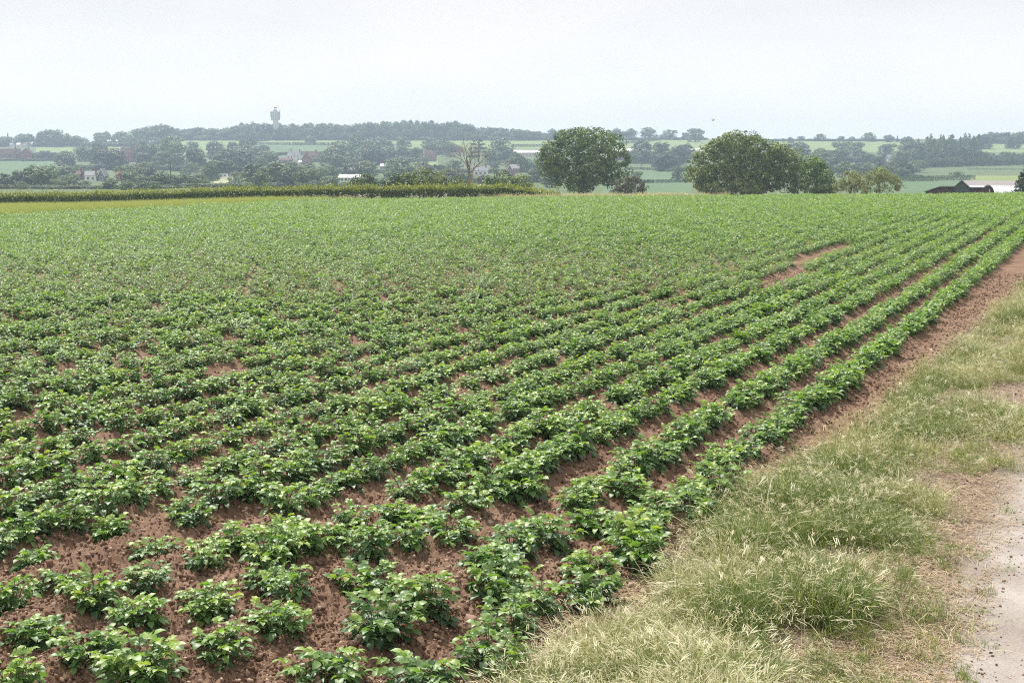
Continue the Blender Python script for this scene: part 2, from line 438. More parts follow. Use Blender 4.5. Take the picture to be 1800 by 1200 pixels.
# ------------------------------------------------------------------ field ground: soil, verge, track as sheets cut from one grid
def near_ground():
    cols = np.concatenate([np.arange(-1500, -420, 14), np.arange(-420, 2221, 2.6), np.arange(2223, 5200, 9)])
    pyr = np.concatenate([np.arange(1400, 380, -2.0), np.arange(380, 346, -.8)])
    # depth of each mesh row: the flat distance that row has, then closer spacing over the crest
    ds = []
    for py in pyr:
        r = ray(900, py); ds.append((0 - EYE) / r[2] * r[1])
    ds = np.array(ds); ds = ds[ds < 96]
    ds = np.concatenate([ds, np.arange(97, 137, 1.5)])
    u = (cols - 900) / F
    X = u[None, :] * ds[:, None] * 1.06; Y = np.repeat(ds[:, None], len(cols), 1)
    Z = soil_z(X.ravel(), Y.ravel()).reshape(X.shape)
    s, t = st_of(X, Y)
    ge = grass_edge(t)
    verge = smooth(-.30, .15, s - ge + (fbm(X * 2, Y * 2, 3, 81) - .5) * .4)
    tw = track_w(s, t)
    V = np.stack([X, Y, Z], -1).reshape(-1, 3)
    nr, nc = X.shape
    i = np.arange(nr * nc).reshape(nr, nc)
    Q = np.stack([i[:-1, :-1], i[:-1, 1:], i[1:, 1:], i[1:, :-1]], -1).reshape(-1, 4)
    sf = s[:-1, :-1].ravel(); tf = t[:-1, :-1].ravel()
    zone = np.where((sf > TRACK_S) & (sf < 2.7), 2, np.where(sf > grass_edge(tf), 1, 0))
    for k, (nm, lab) in enumerate([('field_soil', 'ridged red brown soil of the potato field'), ('verge_ground', 'dry earth of the grassy verge'), ('track', 'pale dusty farm track')]):
        q = Q[zone == k]
        used, inv = np.unique(q, return_inverse=True)
        me = mk(nm, V[used], inv.reshape(-1, 4), [M['ground']], {'verge': verge.ravel()[used], 'track': tw.ravel()[used]})
        o = link(nm, me); o['kind'] = 'structure'; o['label'] = lab
near_ground()

# ------------------------------------------------------------------ far land, cut into its fields
FIELDS = [
    ('pasture', [(-60, 285), (95, 281), (104, 296), (100, 312), (-60, 318)], 'wheat'),
    ('pasture', [(64, 257), (130, 255), (130, 268), (64, 268)], 'meadow'),
    ('pasture', [(122, 288), (172, 286), (172, 304), (122, 306)], 'pasture'),
    ('pasture', [(186, 253), (218, 252), (218, 270), (186, 272)], 'meadow'),
    ('pasture', [(310, 296), (365, 294), (362, 318), (306, 320)], 'pasture'),
    ('pasture', [(318, 248), (445, 247), (445, 262), (318, 272)], 'meadow'),
    ('pasture', [(445, 244.5), (1000, 244.5), (1000, 254), (445, 253.6)], 'meadow'),
    ('pasture', [(445, 254), (700, 254.5), (700, 266), (600, 276), (470, 277), (450, 262)], 'wheat'),
    ('lawn', [(378, 312), (408, 311), (408, 328), (378, 328)], 'lawn'),
    ('pasture', [(700, 254.2), (975, 254.2), (975, 262), (700, 262)], 'meadow'),
    ('pasture', [(860, 278), (950, 276), (950, 292), (860, 292)], 'pasture'),
    ('pasture', [(730, 282), (770, 282), (770, 292), (720, 294)], 'meadow'),
    ('pasture', [(920, 296), (975, 296), (975, 332), (920, 332)], 'pasture'),
    ('pasture', [(1060, 244.5), (1250, 244.5), (1250, 265), (1060, 268)], 'meadow'),
    ('pasture', [(1085, 283), (1200, 284), (1200, 298), (1085, 299)], 'pasture'),
    ('pasture', [(1085, 299), (1215, 299), (1215, 320), (1085, 320)], 'wheat'),
    ('wheat_field', [(1060, 320), (1215, 320), (1215, 356), (1060, 356)], 'wheat'),
    ('pasture', [(1360, 246), (1600, 246), (1600, 268), (1360, 268)], 'meadow'),
    ('pasture', [(1590, 294), (1850, 288), (1850, 309), (1590, 309)], 'pasture'),
    ('wheat_field', [(1500, 316), (1692, 319), (1692, 352), (1500, 352)], 'wheat'),
    ('crop_strip', [(1705, 308), (1850, 307.5), (1850, 317.5), (1705, 317.5)], 'yellowgreen'),
    ('ploughed_field', [(1692, 317.5), (1850, 317.5), (1850, 326.5), (1692, 326.5)], 'plough'),
    ('fleece_field', [(1692, 326.5), (1850, 326.5), (1850, 352), (1692, 352)], 'fleece'),
    ('pasture', [(1725, 252), (1800, 250), (1800, 268), (1725, 268)], 'meadow'),
]
def far_land():
    cols = np.concatenate([np.arange(-1500, -100, 25), np.arange(-100, 1900, 5), np.arange(1900, 3301, 25)])
    ds = np.concatenate([np.linspace(3.2, 98, 30), np.linspace(100, 220, 40), np.arange(224, 500, 4), np.arange(500, 1000, 5), np.arange(1000, 1440, 4), np.arange(1440, 1760, 20), np.arange(1760, 2601, 70)])
    X = x_of(cols[None, :], ds[:, None]); Y = np.repeat(ds[:, None], len(cols), 1)
    Z = zland(X, Y) - .35 * smooth(140, 126, Y)
    V = np.stack([X, Y, Z], -1).reshape(-1, 3)
    nr, nc = X.shape
    i = np.arange(nr * nc).reshape(nr, nc)
    Q = np.stack([i[:-1, :-1], i[:-1, 1:], i[1:, 1:], i[1:, :-1]], -1).reshape(-1, 4)
    C = V[Q].mean(1)
    px, py = project(C[:, 0], C[:, 1], C[:, 2])
    zone = np.full(len(Q), -1)
    vis = (C[:, 1] > 226) & (C[:, 1] < 1440)
    zone[C[:, 1] < 226] = -2
    for k, (nm, poly, mt) in enumerate(FIELDS):
        P = np.array(poly); inside = np.zeros(len(Q), bool)
        j = len(P) - 1
        for a in range(len(P)):
            x1, y1 = P[a]; x2, y2 = P[j]
            c = ((y1 > py) != (y2 > py)) & (px < (x2 - x1) * (py - y1) / (y2 - y1 + 1e-9) + x1)
            inside ^= c; j = a
        zone[inside & vis & (zone == -1)] = k
    def cut(k, nm, mt):
        q = Q[zone == k]
        if not len(q): return
        used, inv = np.unique(q, return_inverse=True)
        o = link(nm, mk(nm, V[used], inv.reshape(-1, 4), [M[mt]])); o['kind'] = 'structure'
    cut(-2, 'ground', 'ground'); cut(-1, 'hills', 'pasture')
    for k, (nm, poly, mt) in enumerate(FIELDS): cut(k, nm, mt)
far_land()

# ------------------------------------------------------------------ scatter: one object of many small copies
def proto_collection(name, meshes):
    c = bpy.data.collections.new(name)
    for i, me in enumerate(meshes):
        o = bpy.data.objects.new('%s_%02d' % (name, i), me); c.objects.link(o)
    return c
def scatter(name, coll, P, rot, scl, idx):
    P = np.asarray(P, np.float32); n = len(P)
    me = bpy.data.meshes.new(name)
    me.vertices.add(n); me.vertices.foreach_set('co', P.ravel()); me.update()
    a = me.attributes.new('rot', 'FLOAT_VECTOR', 'POINT'); a.data.foreach_set('vector', np.asarray(rot, np.float32).ravel())
    a = me.attributes.new('scl', 'FLOAT_VECTOR', 'POINT'); a.data.foreach_set('vector', np.asarray(scl, np.float32).ravel())
    a = me.attributes.new('idx', 'INT', 'POINT'); a.data.foreach_set('value', np.asarray(idx, np.int32))
    o = link(name, me)
    g = bpy.data.node_groups.new(name + '_nodes', 'GeometryNodeTree')
    g.interface.new_socket('Geometry', in_out='INPUT', socket_type='NodeSocketGeometry')
    g.interface.new_socket('Geometry', in_out='OUTPUT', socket_type='NodeSocketGeometry')
    new, lk = g.nodes.new, g.links.new
    gi, go = new('NodeGroupInput'), new('NodeGroupOutput')
    ci = new('GeometryNodeCollectionInfo'); ci.inputs['Collection'].default_value = coll
    ci.inputs['Separate Children'].default_value = True; ci.inputs['Reset Children'].default_value = True
    ip = new('GeometryNodeInstanceOnPoints'); ip.inputs['Pick Instance'].default_value = True
    def na(nm, ty):
        q = new('GeometryNodeInputNamedAttribute'); q.data_type = ty; q.inputs['Name'].default_value = nm; return q.outputs['Attribute']
    er = new('FunctionNodeEulerToRotation')
    lk(na('rot', 'FLOAT_VECTOR'), er.inputs[0]); lk(er.outputs[0], ip.inputs['Rotation'])
    lk(na('scl', 'FLOAT_VECTOR'), ip.inputs['Scale']); lk(na('idx', 'INT'), ip.inputs['Instance Index'])
    lk(gi.outputs[0], ip.inputs['Points']); lk(ci.outputs[0], ip.inputs['Instance']); lk(ip.outputs[0], go.inputs[0])
    md = o.modifiers.new('scatter', 'NODES'); md.node_group = g
    o['kind'] = 'stuff'
    return o

# ------------------------------------------------------------------ potato plants
_lx = np.array([-.12, 0, .12, -.5, 0, .5, -.40, 0, .40, -.03, 0, .03])
_ly = np.array([0, 0, 0, .32, .32, .32, .70, .72, .70, 1, 1.02, 1])
_lz = np.array([0, 0, 0, .13, .05, .13, .07, -.01, .07, -.16, -.17, -.16])
LEAF_HI = (np.stack([_lx, _ly, _lz], -1), np.array([(0, 1, 4, 3), (1, 2, 5, 4), (3, 4, 7, 6), (4, 5, 8, 7), (6, 7, 10, 9), (7, 8, 11, 10)]))
LEAF_LO = (np.array([(0, 0, 0), (-.45, .45, .10), (0, 1, -.12), (.45, .45, .10), (0, .5, 0)], float), np.array([(0, 4, 2, 1), (0, 3, 2, 4)]))
def leaflets(O, D, Nn, Ln, Wd, T, tpl, q):
    O, D, Nn = map(np.asarray, (O, D, Nn)); D = nrm(D)
    S = nrm(np.cross(D, Nn)); Nn = nrm(np.cross(S, D))
    tv, tf = tpl
    V = O[:, None] + Ln[:, None, None] * (tv[None, :, 1:2] * D[:, None] + tv[None, :, 2:3] * Nn[:, None]) + (Wd[:, None, None]) * tv[None, :, 0:1] * S[:, None]
    n, m = len(O), len(tv)
    q.add(V.reshape(-1, 3), (tf[None] + (np.arange(n) * m)[:, None, None]).reshape(-1, 4), np.repeat(T, m))
def potato(seed, tpl, r=.28, h=.36, dens=1.0, nstem=None):
    g = np.random.default_rng(seed)
    lf, stq = Quads(), Quads()
    O, D, Nn, Ln, Wd, T = [], [], [], [], [], []
    ns = nstem or int(g.integers(8, 11))
    for i in range(ns):
        az = 2 * math.pi * (i + g.uniform(-.3, .3)) / ns
        lean = g.uniform(.25, 1.1) if i else .05
        tip = np.array([math.cos(az) * r * lean, math.sin(az) * r * lean, h * (1.0 - .40 * lean ** 2) * g.uniform(.85, 1.12)])
        b = np.array([math.cos(az) * .035, math.sin(az) * .035, -.03])
        mid = b * .4 + tip * .6 * np.array([.8, .8, 1.1])
        pts = np.array([(1 - t) ** 2 * b + 2 * t * (1 - t) * mid + t * t * tip for t in np.linspace(0, 1, 5)])
        V, Fq = tube_arr(pts, np.linspace(.0075, .003, 5), 4); stq.add(V, Fq, .4)
        nl = max(4, int(8.6 * dens))
        for k in range(nl):
            t = .12 + .88 * (k + g.uniform(0, .6)) / nl
            t = min(t, 1.0)
            base = (1 - t) ** 2 * b + 2 * t * (1 - t) * mid + t * t * tip
            a2 = az + k * 2.4 + g.uniform(-.5, .5)
            if g.random() < .55:                      # leaves spread away from the middle of the plant
                a2 = az + g.uniform(-1.3, 1.3)
            el = -.25 + .95 * t + g.uniform(-.3, .3)
            dr = np.array([math.cos(a2) * math.cos(el), math.sin(a2) * math.cos(el), math.sin(el)])
            rl = g.uniform(.13, .20) * (1.1 - .5 * t)
            up = np.array([0, 0, 1.0])
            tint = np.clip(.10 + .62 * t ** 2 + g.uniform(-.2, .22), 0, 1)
            side = np.cross(dr, up); side /= np.linalg.norm(side) + 1e-6
            un = np.cross(side, dr)
            # rachis droops along its length
            def on(f): return base + dr * rl * f + up * (-.30 * rl * f * f)
            V, Fq = tube_arr([on(0), on(.5), on(1.0)], [.0028, .0022, .0012], 3); stq.add(V, Fq, .7)
            big = g.uniform(.85, 1.15) * (1.18 - .45 * t)
            for f, sz in ((.35, .052), (.62, .067), (.86, .077)):
                for sg in (-1, 1):
                    dd = dr * .45 + side * sg * 1.0 + up * g.uniform(-.45, .1)
                    O.append(on(f)); D.append(dd); Nn.append(un + g.normal(0, .28, 3)); l = sz * big * g.uniform(.85, 1.15)
                    Ln.append(l); Wd.append(l * g.uniform(.60, .74)); T.append(tint + g.uniform(-.1, .1))
            O.append(on(1.0)); D.append(dr + up * g.uniform(-.75, -.15)); Nn.append(un + g.normal(0, .2, 3)); l = .102 * big
            Ln.append(l); Wd.append(l * g.uniform(.62, .76)); T.append(tint + g.uniform(-.1, .1))
    leaflets(np.array(O), np.array(D), np.array(Nn), np.array(Ln), np.array(Wd), np.clip(T, 0, 1), tpl, lf)
    return lf, stq
NHI = 12
HI = []
for k in range(NHI):
    lf, stq = potato(100 + k, LEAF_HI, r=.24 + .025 * (k % 4), h=(.23, .29, .32, .26, .35)[k % 5], dens=(1.0, .8, 1.1)[k % 3])
    HI.append((lf.mesh('potato_foliage', M['potato']), stq.mesh('potato_stems', M['stem'])))
LO = []
for k in range(6):
    lf, stq = potato(200 + k, LEAF_LO, r=.27, h=.33 + .02 * (k % 4), dens=.8)
    LO.append(lf.mesh('far_potato_foliage', M['potato']))
POT = proto_collection('potato_far', [h[0] for h in HI] + LO)

MANUAL = {   # row: (px, py of the stem base, width in pixels)
    0: [(735, 1213, 200), (862, 1160, 165), (1030, 1045, 160), (1122, 978, 155), (1212, 893, 135), (1262, 858, 120)],
    1: [(575, 1190, 185), (668, 1118, 165), (748, 1072, 155), (875, 1028, 160), (962, 945, 130), (1040, 915, 120), (1090, 862, 120)],
    2: [(393, 1136, 150), (484, 1096, 115), (642, 1018, 150), (738, 912, 120), (786, 930, 125), (905, 862, 130)],
    3: [(250, 1195, 185), (160, 1150, 125), (243, 1092, 90), (366, 1062, 115), (472, 1018, 105), (600, 945, 120), (692, 905, 110)],
    4: [(30, 1215, 130), (60, 1108, 115), (165, 1052, 120), (255, 1020, 110), (355, 980, 105), (412, 952, 100), (500, 925, 105)],
    5: [(18, 1055, 110), (102, 1018, 120), (60, 980, 110), (275, 962, 100), (195, 925, 100), (330, 910, 90)],
}
def on_ground(px, py):
    r = ray(px, py); z = 0.05
    for _ in range(6):
        k = (z - EYE) / r[2]; x, y = r[0] * k, r[1] * k
        z = gz(x, y) + .08
    return x, y
plants = []     # x, y, scale, row
for k, lst in MANUAL.items():
    for (px, py, wd) in lst:
        x, y = on_ground(px, py)
        plants.append([x, y, min(max(wd * y / F / .73, .70), .98), k])
g = np.random.default_rng(77)
for k in list(MANUAL):
    ts = sorted(st_of(p[0], p[1])[1] for p in plants if p[3] == k)
    for a, b in zip(ts[:-1], ts[1:]):
        m = int((b - a) / .36) - 1
        for j in range(m if b - a > .62 else 0):
            if g.random() < .08: continue
            x, y = xy_of(ROWS[k] + g.normal(0, .03), a + (b - a) * (j + 1) / (m + 1) + g.normal(0, .03))
            plants.append([x, y, g.uniform(.62, .85), k])
def gap_poly(px, py):
    # bare length of one row in the middle distance on the right
    c = np.interp(py, [430, 462, 500], [1480, 1412, 1345]); return (428 < py < 500) and abs(px - c) < 19 * (py - 291) / 170
potato_end = lambda px: np.interp(px, [-400, -300, 0, 300, 540, 620, 3000], [68, 72, 83, 94, 106, 109, 112])
for k, s0 in enumerate(ROWS):
    t = 4.0
    started = [st_of(p[0], p[1])[1] for p in plants if p[3] == k] if k in MANUAL else []
    t0 = max(started) + .35 if started else None
    left = smooth(-5.5, -12, s0)
    while t < 190:
        t += (.355 + .085 * left * smooth(60, 25, t)) * g.uniform(.8, 1.2) * (1.0 if t < 60 else 1.12)
        if t0 is not None and t < t0: continue
        s = s0 + g.normal(0, .035)
        x, y = xy_of(s, t)
        if y < 6.2 or y > 118: continue
        z = gz(x, y)
        px, py = project(x, y, z + .15)
        if px < -330 or px > 2130 or py > 1330: continue
        if y > potato_end(px) or gap_poly(px, py): continue
        if g.random() < .022 + .03 * left * smooth(60, 30, y): continue
        cl = fbm(x * .35, y * .35, 2, 91)
        sc_ = (.73 - .05 * left) * g.uniform(.80, 1.12) * (.86 + .28 * cl)
        if k < 2: sc_ *= 1.1
        sc_ *= 1 + .36 * smooth(32, 70, y)
        plants.append([x, y, sc_, k])
plants = np.array(plants)
_pz = soil_z(plants[:, 0], plants[:, 1])
_ppx, _ppy = project(plants[:, 0], plants[:, 1], _pz + .1)
seen = (_ppx > -40) & (_ppx < 1840) & (_ppy < 1230)
order = np.argsort(np.where(seen, plants[:, 1], 1e9))
ind = order[:300]
is_ind = np.zeros(len(plants), bool); is_ind[ind] = True
ORD = ['', 'first', 'second', 'third', 'fourth', 'fifth', 'sixth', 'seventh', 'eighth', 'ninth', 'tenth', 'eleventh', 'twelfth', 'thirteenth', 'fourteenth', 'fifteenth', 'sixteenth', 'seventeenth', 'eighteenth', 'nineteenth', 'twentieth']
def ordw(n):
    if n <= 20: return ORD[n]
    tens = {2: 'twenty', 3: 'thirty', 4: 'forty', 5: 'fifty', 6: 'sixty'}[n // 10]
    return tens + ('-' + ORD[n % 10] if n % 10 else '')
    
proto = []
for k in range(NHI):
    proto.append(HI[k])
count = {}
roots = [None] * NHI
for i in sorted(ind, key=lambda i: (plants[i, 3], plants[i, 0] * math.sin(RA) + plants[i, 1] * math.cos(RA))):
    x, y, sc_, k = plants[i]; k = int(k)
    count[k] = count.get(k, 0) + 1
    v = int(g.integers(0, NHI))
    if roots[v] is None:
        r = empty('potato_plant', (0, 0, 0))
        link('foliage', HI[v][0], r); link('stems', HI[v][1], r)
        roots[v] = r
    else:
        r = roots[v].copy(); COL.objects.link(r)
        for ch in list(roots[v].children):
            c = ch.copy(); COL.objects.link(c); c.parent = r
    r.location = (x, y, _pz[i] - .01); r.rotation_euler = (0, 0, g.uniform(0, 6.28))
    r.scale = (sc_, sc_, sc_ * g.uniform(.88, 1.08))
    n = count[k]
    size = 'large' if sc_ > .95 else ('small' if sc_ < .62 else 'leafy')
    where = 'row beside the verge' if k == 0 else '%s row from the verge' % ordw(k + 1)
    tag(r, '%s potato plant, %s from the near end of the %s' % (size, ordw(n), where) if n > 1 else '%s potato plant at the near end of the %s' % (size, where), 'potato plant', 'potato plants near the camera')
rest = np.nonzero(~is_ind)[0]
yy = plants[rest, 1]
idx = np.where((yy < 30), g.integers(0, NHI, len(rest)), NHI + g.integers(0, 6, len(rest)))
Pp = np.stack([plants[rest, 0], yy, _pz[rest] - .01], -1)
ss = plants[rest, 2]
o = scatter('potato_crop', POT, Pp, np.stack([g.normal(0, .08, len(rest)), g.normal(0, .08, len(rest)), g.uniform(0, 6.28, len(rest))], -1), np.stack([ss, ss, ss * g.uniform(.85, 1.1, len(rest))], -1), idx)
tag(o, 'green potato crop covering the field back to its crest', 'potato crop')

# ------------------------------------------------------------------ clods, pebbles, stones
def rock_mesh(seed, name, mat, sub=2, rough=.35, flat=.7):
    bm = bmesh.new(); bmesh.ops.create_icosphere(bm, subdivisions=sub, radius=1)
    r = random.Random(seed)
    ax = [(Vector((r.uniform(-1, 1), r.uniform(-1, 1), r.uniform(-1, 1))).normalized(), r.uniform(.55, .95)) for _ in range(7)]
    for v in bm.verts:
        d = v.co.normalized(); k = 1.0
        for a, c in ax:
            q = d.dot(a)
            if q > c * .75: k = min(k, c * .75 / q + .12)
        k *= 1 + r.uniform(-rough, rough) * .25
        v.co = d * k; v.co.z *= flat
    me = bpy.data.meshes.new(name); bm.to_mesh(me); bm.free(); me.materials.append(mat)
    me.polygons.foreach_set('use_smooth', np.full(len(me.polygons), True))
    return me
CLOD = proto_collection('soil_clods', [rock_mesh(i, 'clod', M['clod'], 2, .9, .8) for i in range(6)])
PEB = proto_collection('pebbles', [rock_mesh(20 + i, 'pebble', M['pebble'], 2, .2, .65) for i in range(4)])
def ground_points(n, y0, y1, power=1.6, x0=-330, x1=2130, seed=1):
    q = np.random.default_rng(seed)
    y = y0 + (y1 - y0) * q.random(n) ** power
    px = q.uniform(x0, x1, n)
    return (px - 900) / F * y * 1.02, y, q
x, y, q = ground_points(210000, 6.4, 36, 1.6, seed=3)
s, t = st_of(x, y)
keep = (s < grass_edge(t) + .05)
x, y = x[keep], y[keep]; n = len(x)
sz = .005 + .016 * q.random(n) ** 2.6 + .012 * (q.random(n) < .025) + .006 * smooth(14, 30, y)
z = soil_z(x, y) + sz * .3
o = scatter('soil_clods', CLOD, np.stack([x, y, z], -1), q.uniform(0, 6.28, (n, 3)), sz[:, None] * q.uniform(.75, 1.3, (n, 3)), q.integers(0, 6, n))
tag(o, 'crumbly red brown clods of earth between the plants', 'soil clods')
x, y, q = ground_points(3200, 6.4, 38, 1.4, seed=4)
s, t = st_of(x, y); keep = (s < grass_edge(t) + .2); x, y = x[keep], y[keep]; n = len(x)
sz = .007 + .018 * q.random(n) ** 2.5
o = scatter('pebbles', PEB, np.stack([x, y, soil_z(x, y) + sz * .3], -1), q.uniform(0, 6.28, (n, 3)) * np.array([.1, .1, 1]), sz[:, None] * q.uniform(.7, 1.3, (n, 3)), q.integers(0, 4, n))
tag(o, 'pale pinkish pebbles lying on the soil', 'pebbles')
x, y, q = ground_points(9000, 6.4, 26, 1.4, 1500, 2130, seed=5)
s, t = st_of(x, y); keep = (s > -1.3) & ((s < -.55) | (q.random(len(s)) < .12)); x, y = x[keep], y[keep]; n = len(x)
sz = .003 + .013 * q.random(n) ** 4
o = scatter('soil_crumbs', CLOD, np.stack([x, y, soil_z(x, y) + sz * .3], -1), q.uniform(0, 6.28, (n, 3)), sz[:, None] * np.ones((n, 3)), q.integers(0, 6, n))
tag(o, 'dark crumbs of soil dropped along the track edge', 'soil crumbs')
for i, (px, py, wd, lab) in enumerate([
        (826, 1066, 27, 'rounded brown stone on the soil, largest of the near stones'),
        (850, 1055, 22, 'flat pinkish stone just right of the largest brown stone'),
        (848, 892, 14, 'grey brown stone on bare soil beside a wheel gap'),
        (36, 994, 11, 'pale stone at the left edge between potato rows'),
        (329, 1008, 12, 'whitish stone between two plants of the third potato row'),
        (842, 1093, 15, 'thin pale flake of stone below the largest brown stone'),
        (672, 1149, 11, 'small white stone near the photo\'s lower edge'),
        (808, 860, 13, 'tan stone behind the lush pair of plants')]):
    x, y = on_ground(px, py); r = wd * y / F / 2
    me = rock_mesh(60 + i, 'stone', M['stone'] if i in (0, 1, 2, 7) else M['pebble'], 3, .12, .42 if i in (1, 5) else .68)
    o = link('stone', me); o.location = (x, y, soilz(x, y) + r * .25); o.scale = (r, r, r); o.rotation_euler = (.1, .15, i * 1.3)
    tag(o, lab, 'stone', 'stones lying in the field')

n = 7000; q = np.random.default_rng(6)
s = q.uniform(-1.2, 2.6, n); t = 4 + 26 * q.random(n) ** 1.6; x, y = xy_of(s, t)
sz = .003 + .010 * q.random(n) ** 3
o = scatter('track_gravel', PEB, np.stack([x, y, soil_z(x, y) + sz * .2], -1), q.uniform(0, 6.28, (n, 3)) * np.array([.1, .1, 1]), sz[:, None] * q.uniform(.7, 1.3, (n, 3)), q.integers(0, 4, n))
tag(o, 'loose pale gravel on the farm track', 'gravel')

# ------------------------------------------------------------------ verge grass
def blade(q, base, az, ln, wd, lean, curl, T, nseg=4, tipdroop=0.0):
    pts = [np.array(base, float)]; ang = lean; st = ln / nseg
    for k in range(nseg):
        pts.append(pts[-1] + st * np.array([math.cos(az) * math.sin(ang), math.sin(az) * math.sin(ang), math.cos(ang)]))
        ang += curl / nseg
    pts = np.array(pts); sd = np.array([-math.sin(az), math.cos(az), 0])
    ws = wd * np.array([.8, 1, .85, .6, .08][:nseg + 1]) / 2
    V = np.empty((2 * (nseg + 1), 3)); V[0::2] = pts - sd * ws[:, None]; V[1::2] = pts + sd * ws[:, None]
    Fq = [(2 * k, 2 * k + 1, 2 * k + 3, 2 * k + 2) for k in range(nseg)]
    q.add(V, Fq, np.clip(np.repeat(T + np.linspace(-.12, .12, nseg + 1), 2), 0, 1))
    return pts[-1], ang
def tuft(seed, n, h, spread, pale, heads=.3, mat='grass', wide=1.0, flop=1.0):
    g = np.random.default_rng(seed); q = Quads()
    for i in range(n):
        a = g.uniform(0, 6.28); r = spread * math.sqrt(g.random())
        az = a + g.normal(0, .9)
        if g.random() < .45: az = g.normal(2.8, .7)
        ln = h * g.uniform(.5, 1.15); T = np.clip(g.normal(pale, .2), 0, 1)
        tip, ang = blade(q, (r * math.cos(a), r * math.sin(a), -.01), az, ln, g.uniform(.0026, .0055) * wide, abs(g.normal(.2, .25)) * flop, g.uniform(.3, 1.6) * flop, T)
        if g.random() < heads:              # drooping pale spikelets
            for k in range(int(g.integers(2, 5))):
                az2 = az + g.normal(0, .5); b = tip + np.array([g.normal(0, .012), g.normal(0, .012), g.uniform(-.02, .01)])
                blade(q, b, az2, g.uniform(.03, .07), .0045 * wide, min(ang, 1.6) + g.uniform(-.2, .5), .4, np.clip(g.normal(.9, .08), 0, 1), 2)
    return q.mesh('grass_tuft', M[mat])
GR = proto_collection('verge_grass', [tuft(300 + i, 44, .24 + .04 * i, .15, .38 + .06 * i, .25, flop=.8 + .25 * (i % 3)) for i in range(6)] + [tuft(310 + i, 40, .36, .11, .22, .08) for i in range(3)]
                      + [tuft(320 + i, 44, .13, .08, .40, 0, 'green_grass', .8) for i in range(3)] + [tuft(330 + i, 40, .34, .18, .80, .25, 'grass', .9, 2.2) for i in range(3)]
                      + [tuft(340 + i, 16, .52, .28, .82, .5, 'grass', .8, 2.0) for i in range(3)])
x, y, q = ground_points(60000, 6.3, 60, 1.9, 800, 2130, seed=9)
s, t = st_of(x, y)
ge = grass_edge(t)
in_ = s - ge
patch0 = fbm(x * .8, y * .8, 3, 131)
dens = smooth(-.18, .40, in_ - .20 * smooth(11, 8, t)) * (1 - smooth(-2.0, -1.05, s + (patch0 - .5) * .9 - .75 * smooth(12, 17, t)) * .93)
patch = fbm(x * 1.5, y * 1.5, 3, 101)
dens = dens * np.where(s > -2.1, smooth(.36, .52, patch) * 1.5, .55 + .8 * smooth(.32, .55, patch))
wdens = np.clip(y / 16, .3, 1.0)
keep = (q.random(len(x)) < dens * wdens * .95) & (s < -.62)
x, y, s, t, patch = x[keep], y[keep], s[keep], t[keep], patch[keep]
# the verge on the far side of the track
s2 = q.uniform(2.75, 6.5, 9000); t2 = 3 + 57 * q.random(9000) ** 1.5
k2 = q.random(9000) < smooth(2.7, 3.1, s2); s2, t2 = s2[k2], t2[k2]; x2, y2 = xy_of(s2, t2)
k2 = y2 > 3.5; x, y, s, t, patch = [np.concatenate(p) for p in ((x, x2[k2]), (y, y2[k2]), (s, s2[k2]), (t, t2[k2]), (patch, 0 * t2[k2] + .5))]; n = len(x)
short = (s > -1.75 + .5 * smooth(12, 17, t) + (patch - .5) * 1.5) & (s < 2)
greenp = fbm(x * .8, y * .8, 2, 111)
rr = q.random(n)
idx = np.where(short & (rr < .62), 9 + q.integers(0, 3, n), np.where(rr > .84, 12 + q.integers(0, 6, n), np.where(greenp > .52, 6 + q.integers(0, 3, n), q.integers(0, 6, n))))
sz = q.uniform(.6, 1.25, n) * (.55 + .85 * fbm(x * 2.2, y * 2.2, 2, 121)) * np.where(short, .75, 1.0) * np.where(y > 22, 1.1, 1)
o = scatter('grass', GR, np.stack([x, y, soil_z(x, y)], -1), np.stack([q.normal(0, .28, n), q.normal(0, .28, n), q.uniform(-1.5, 1.5, n)], -1), np.stack([sz, sz, sz * q.uniform(.5, .95, n)], -1), idx)
tag(o, 'dry straw coloured grass along the verge beside the track', 'grass')
# straw litter on the bare patches
def litter(seed):
    g = np.random.default_rng(seed); q = Quads()
    for i in range(16):
        a = g.uniform(0, 6.28); r = .12 * math.sqrt(g.random())
        blade(q, (r * math.cos(a), r * math.sin(a), g.uniform(.002, .012)), g.uniform(0, 6.28), g.uniform(.03, .11), g.uniform(.003, .005), 1.5, .12, g.uniform(.1, 1), 2)
    return q.mesh('straw_litter', M['straw'])
LIT = proto_collection('straw', [litter(400 + i) for i in range(4)])
x, y, q = ground_points(11000, 6.3, 34, 1.7, 900, 2130, seed=10)
s, t = st_of(x, y); keep = (s > grass_edge(t) - .35) & (s < -.75); x, y = x[keep], y[keep]; n = len(x)
o = scatter('straw_litter', LIT, np.stack([x, y, soil_z(x, y) + .004], -1), np.stack([0 * x, 0 * x, q.uniform(0, 6.28, n)], -1), np.ones((n, 3)) * q.uniform(.7, 1.2, (n, 1)), q.integers(0, 4, n))
tag(o, 'dead straw littering the bare earth of the verge', 'straw litter')

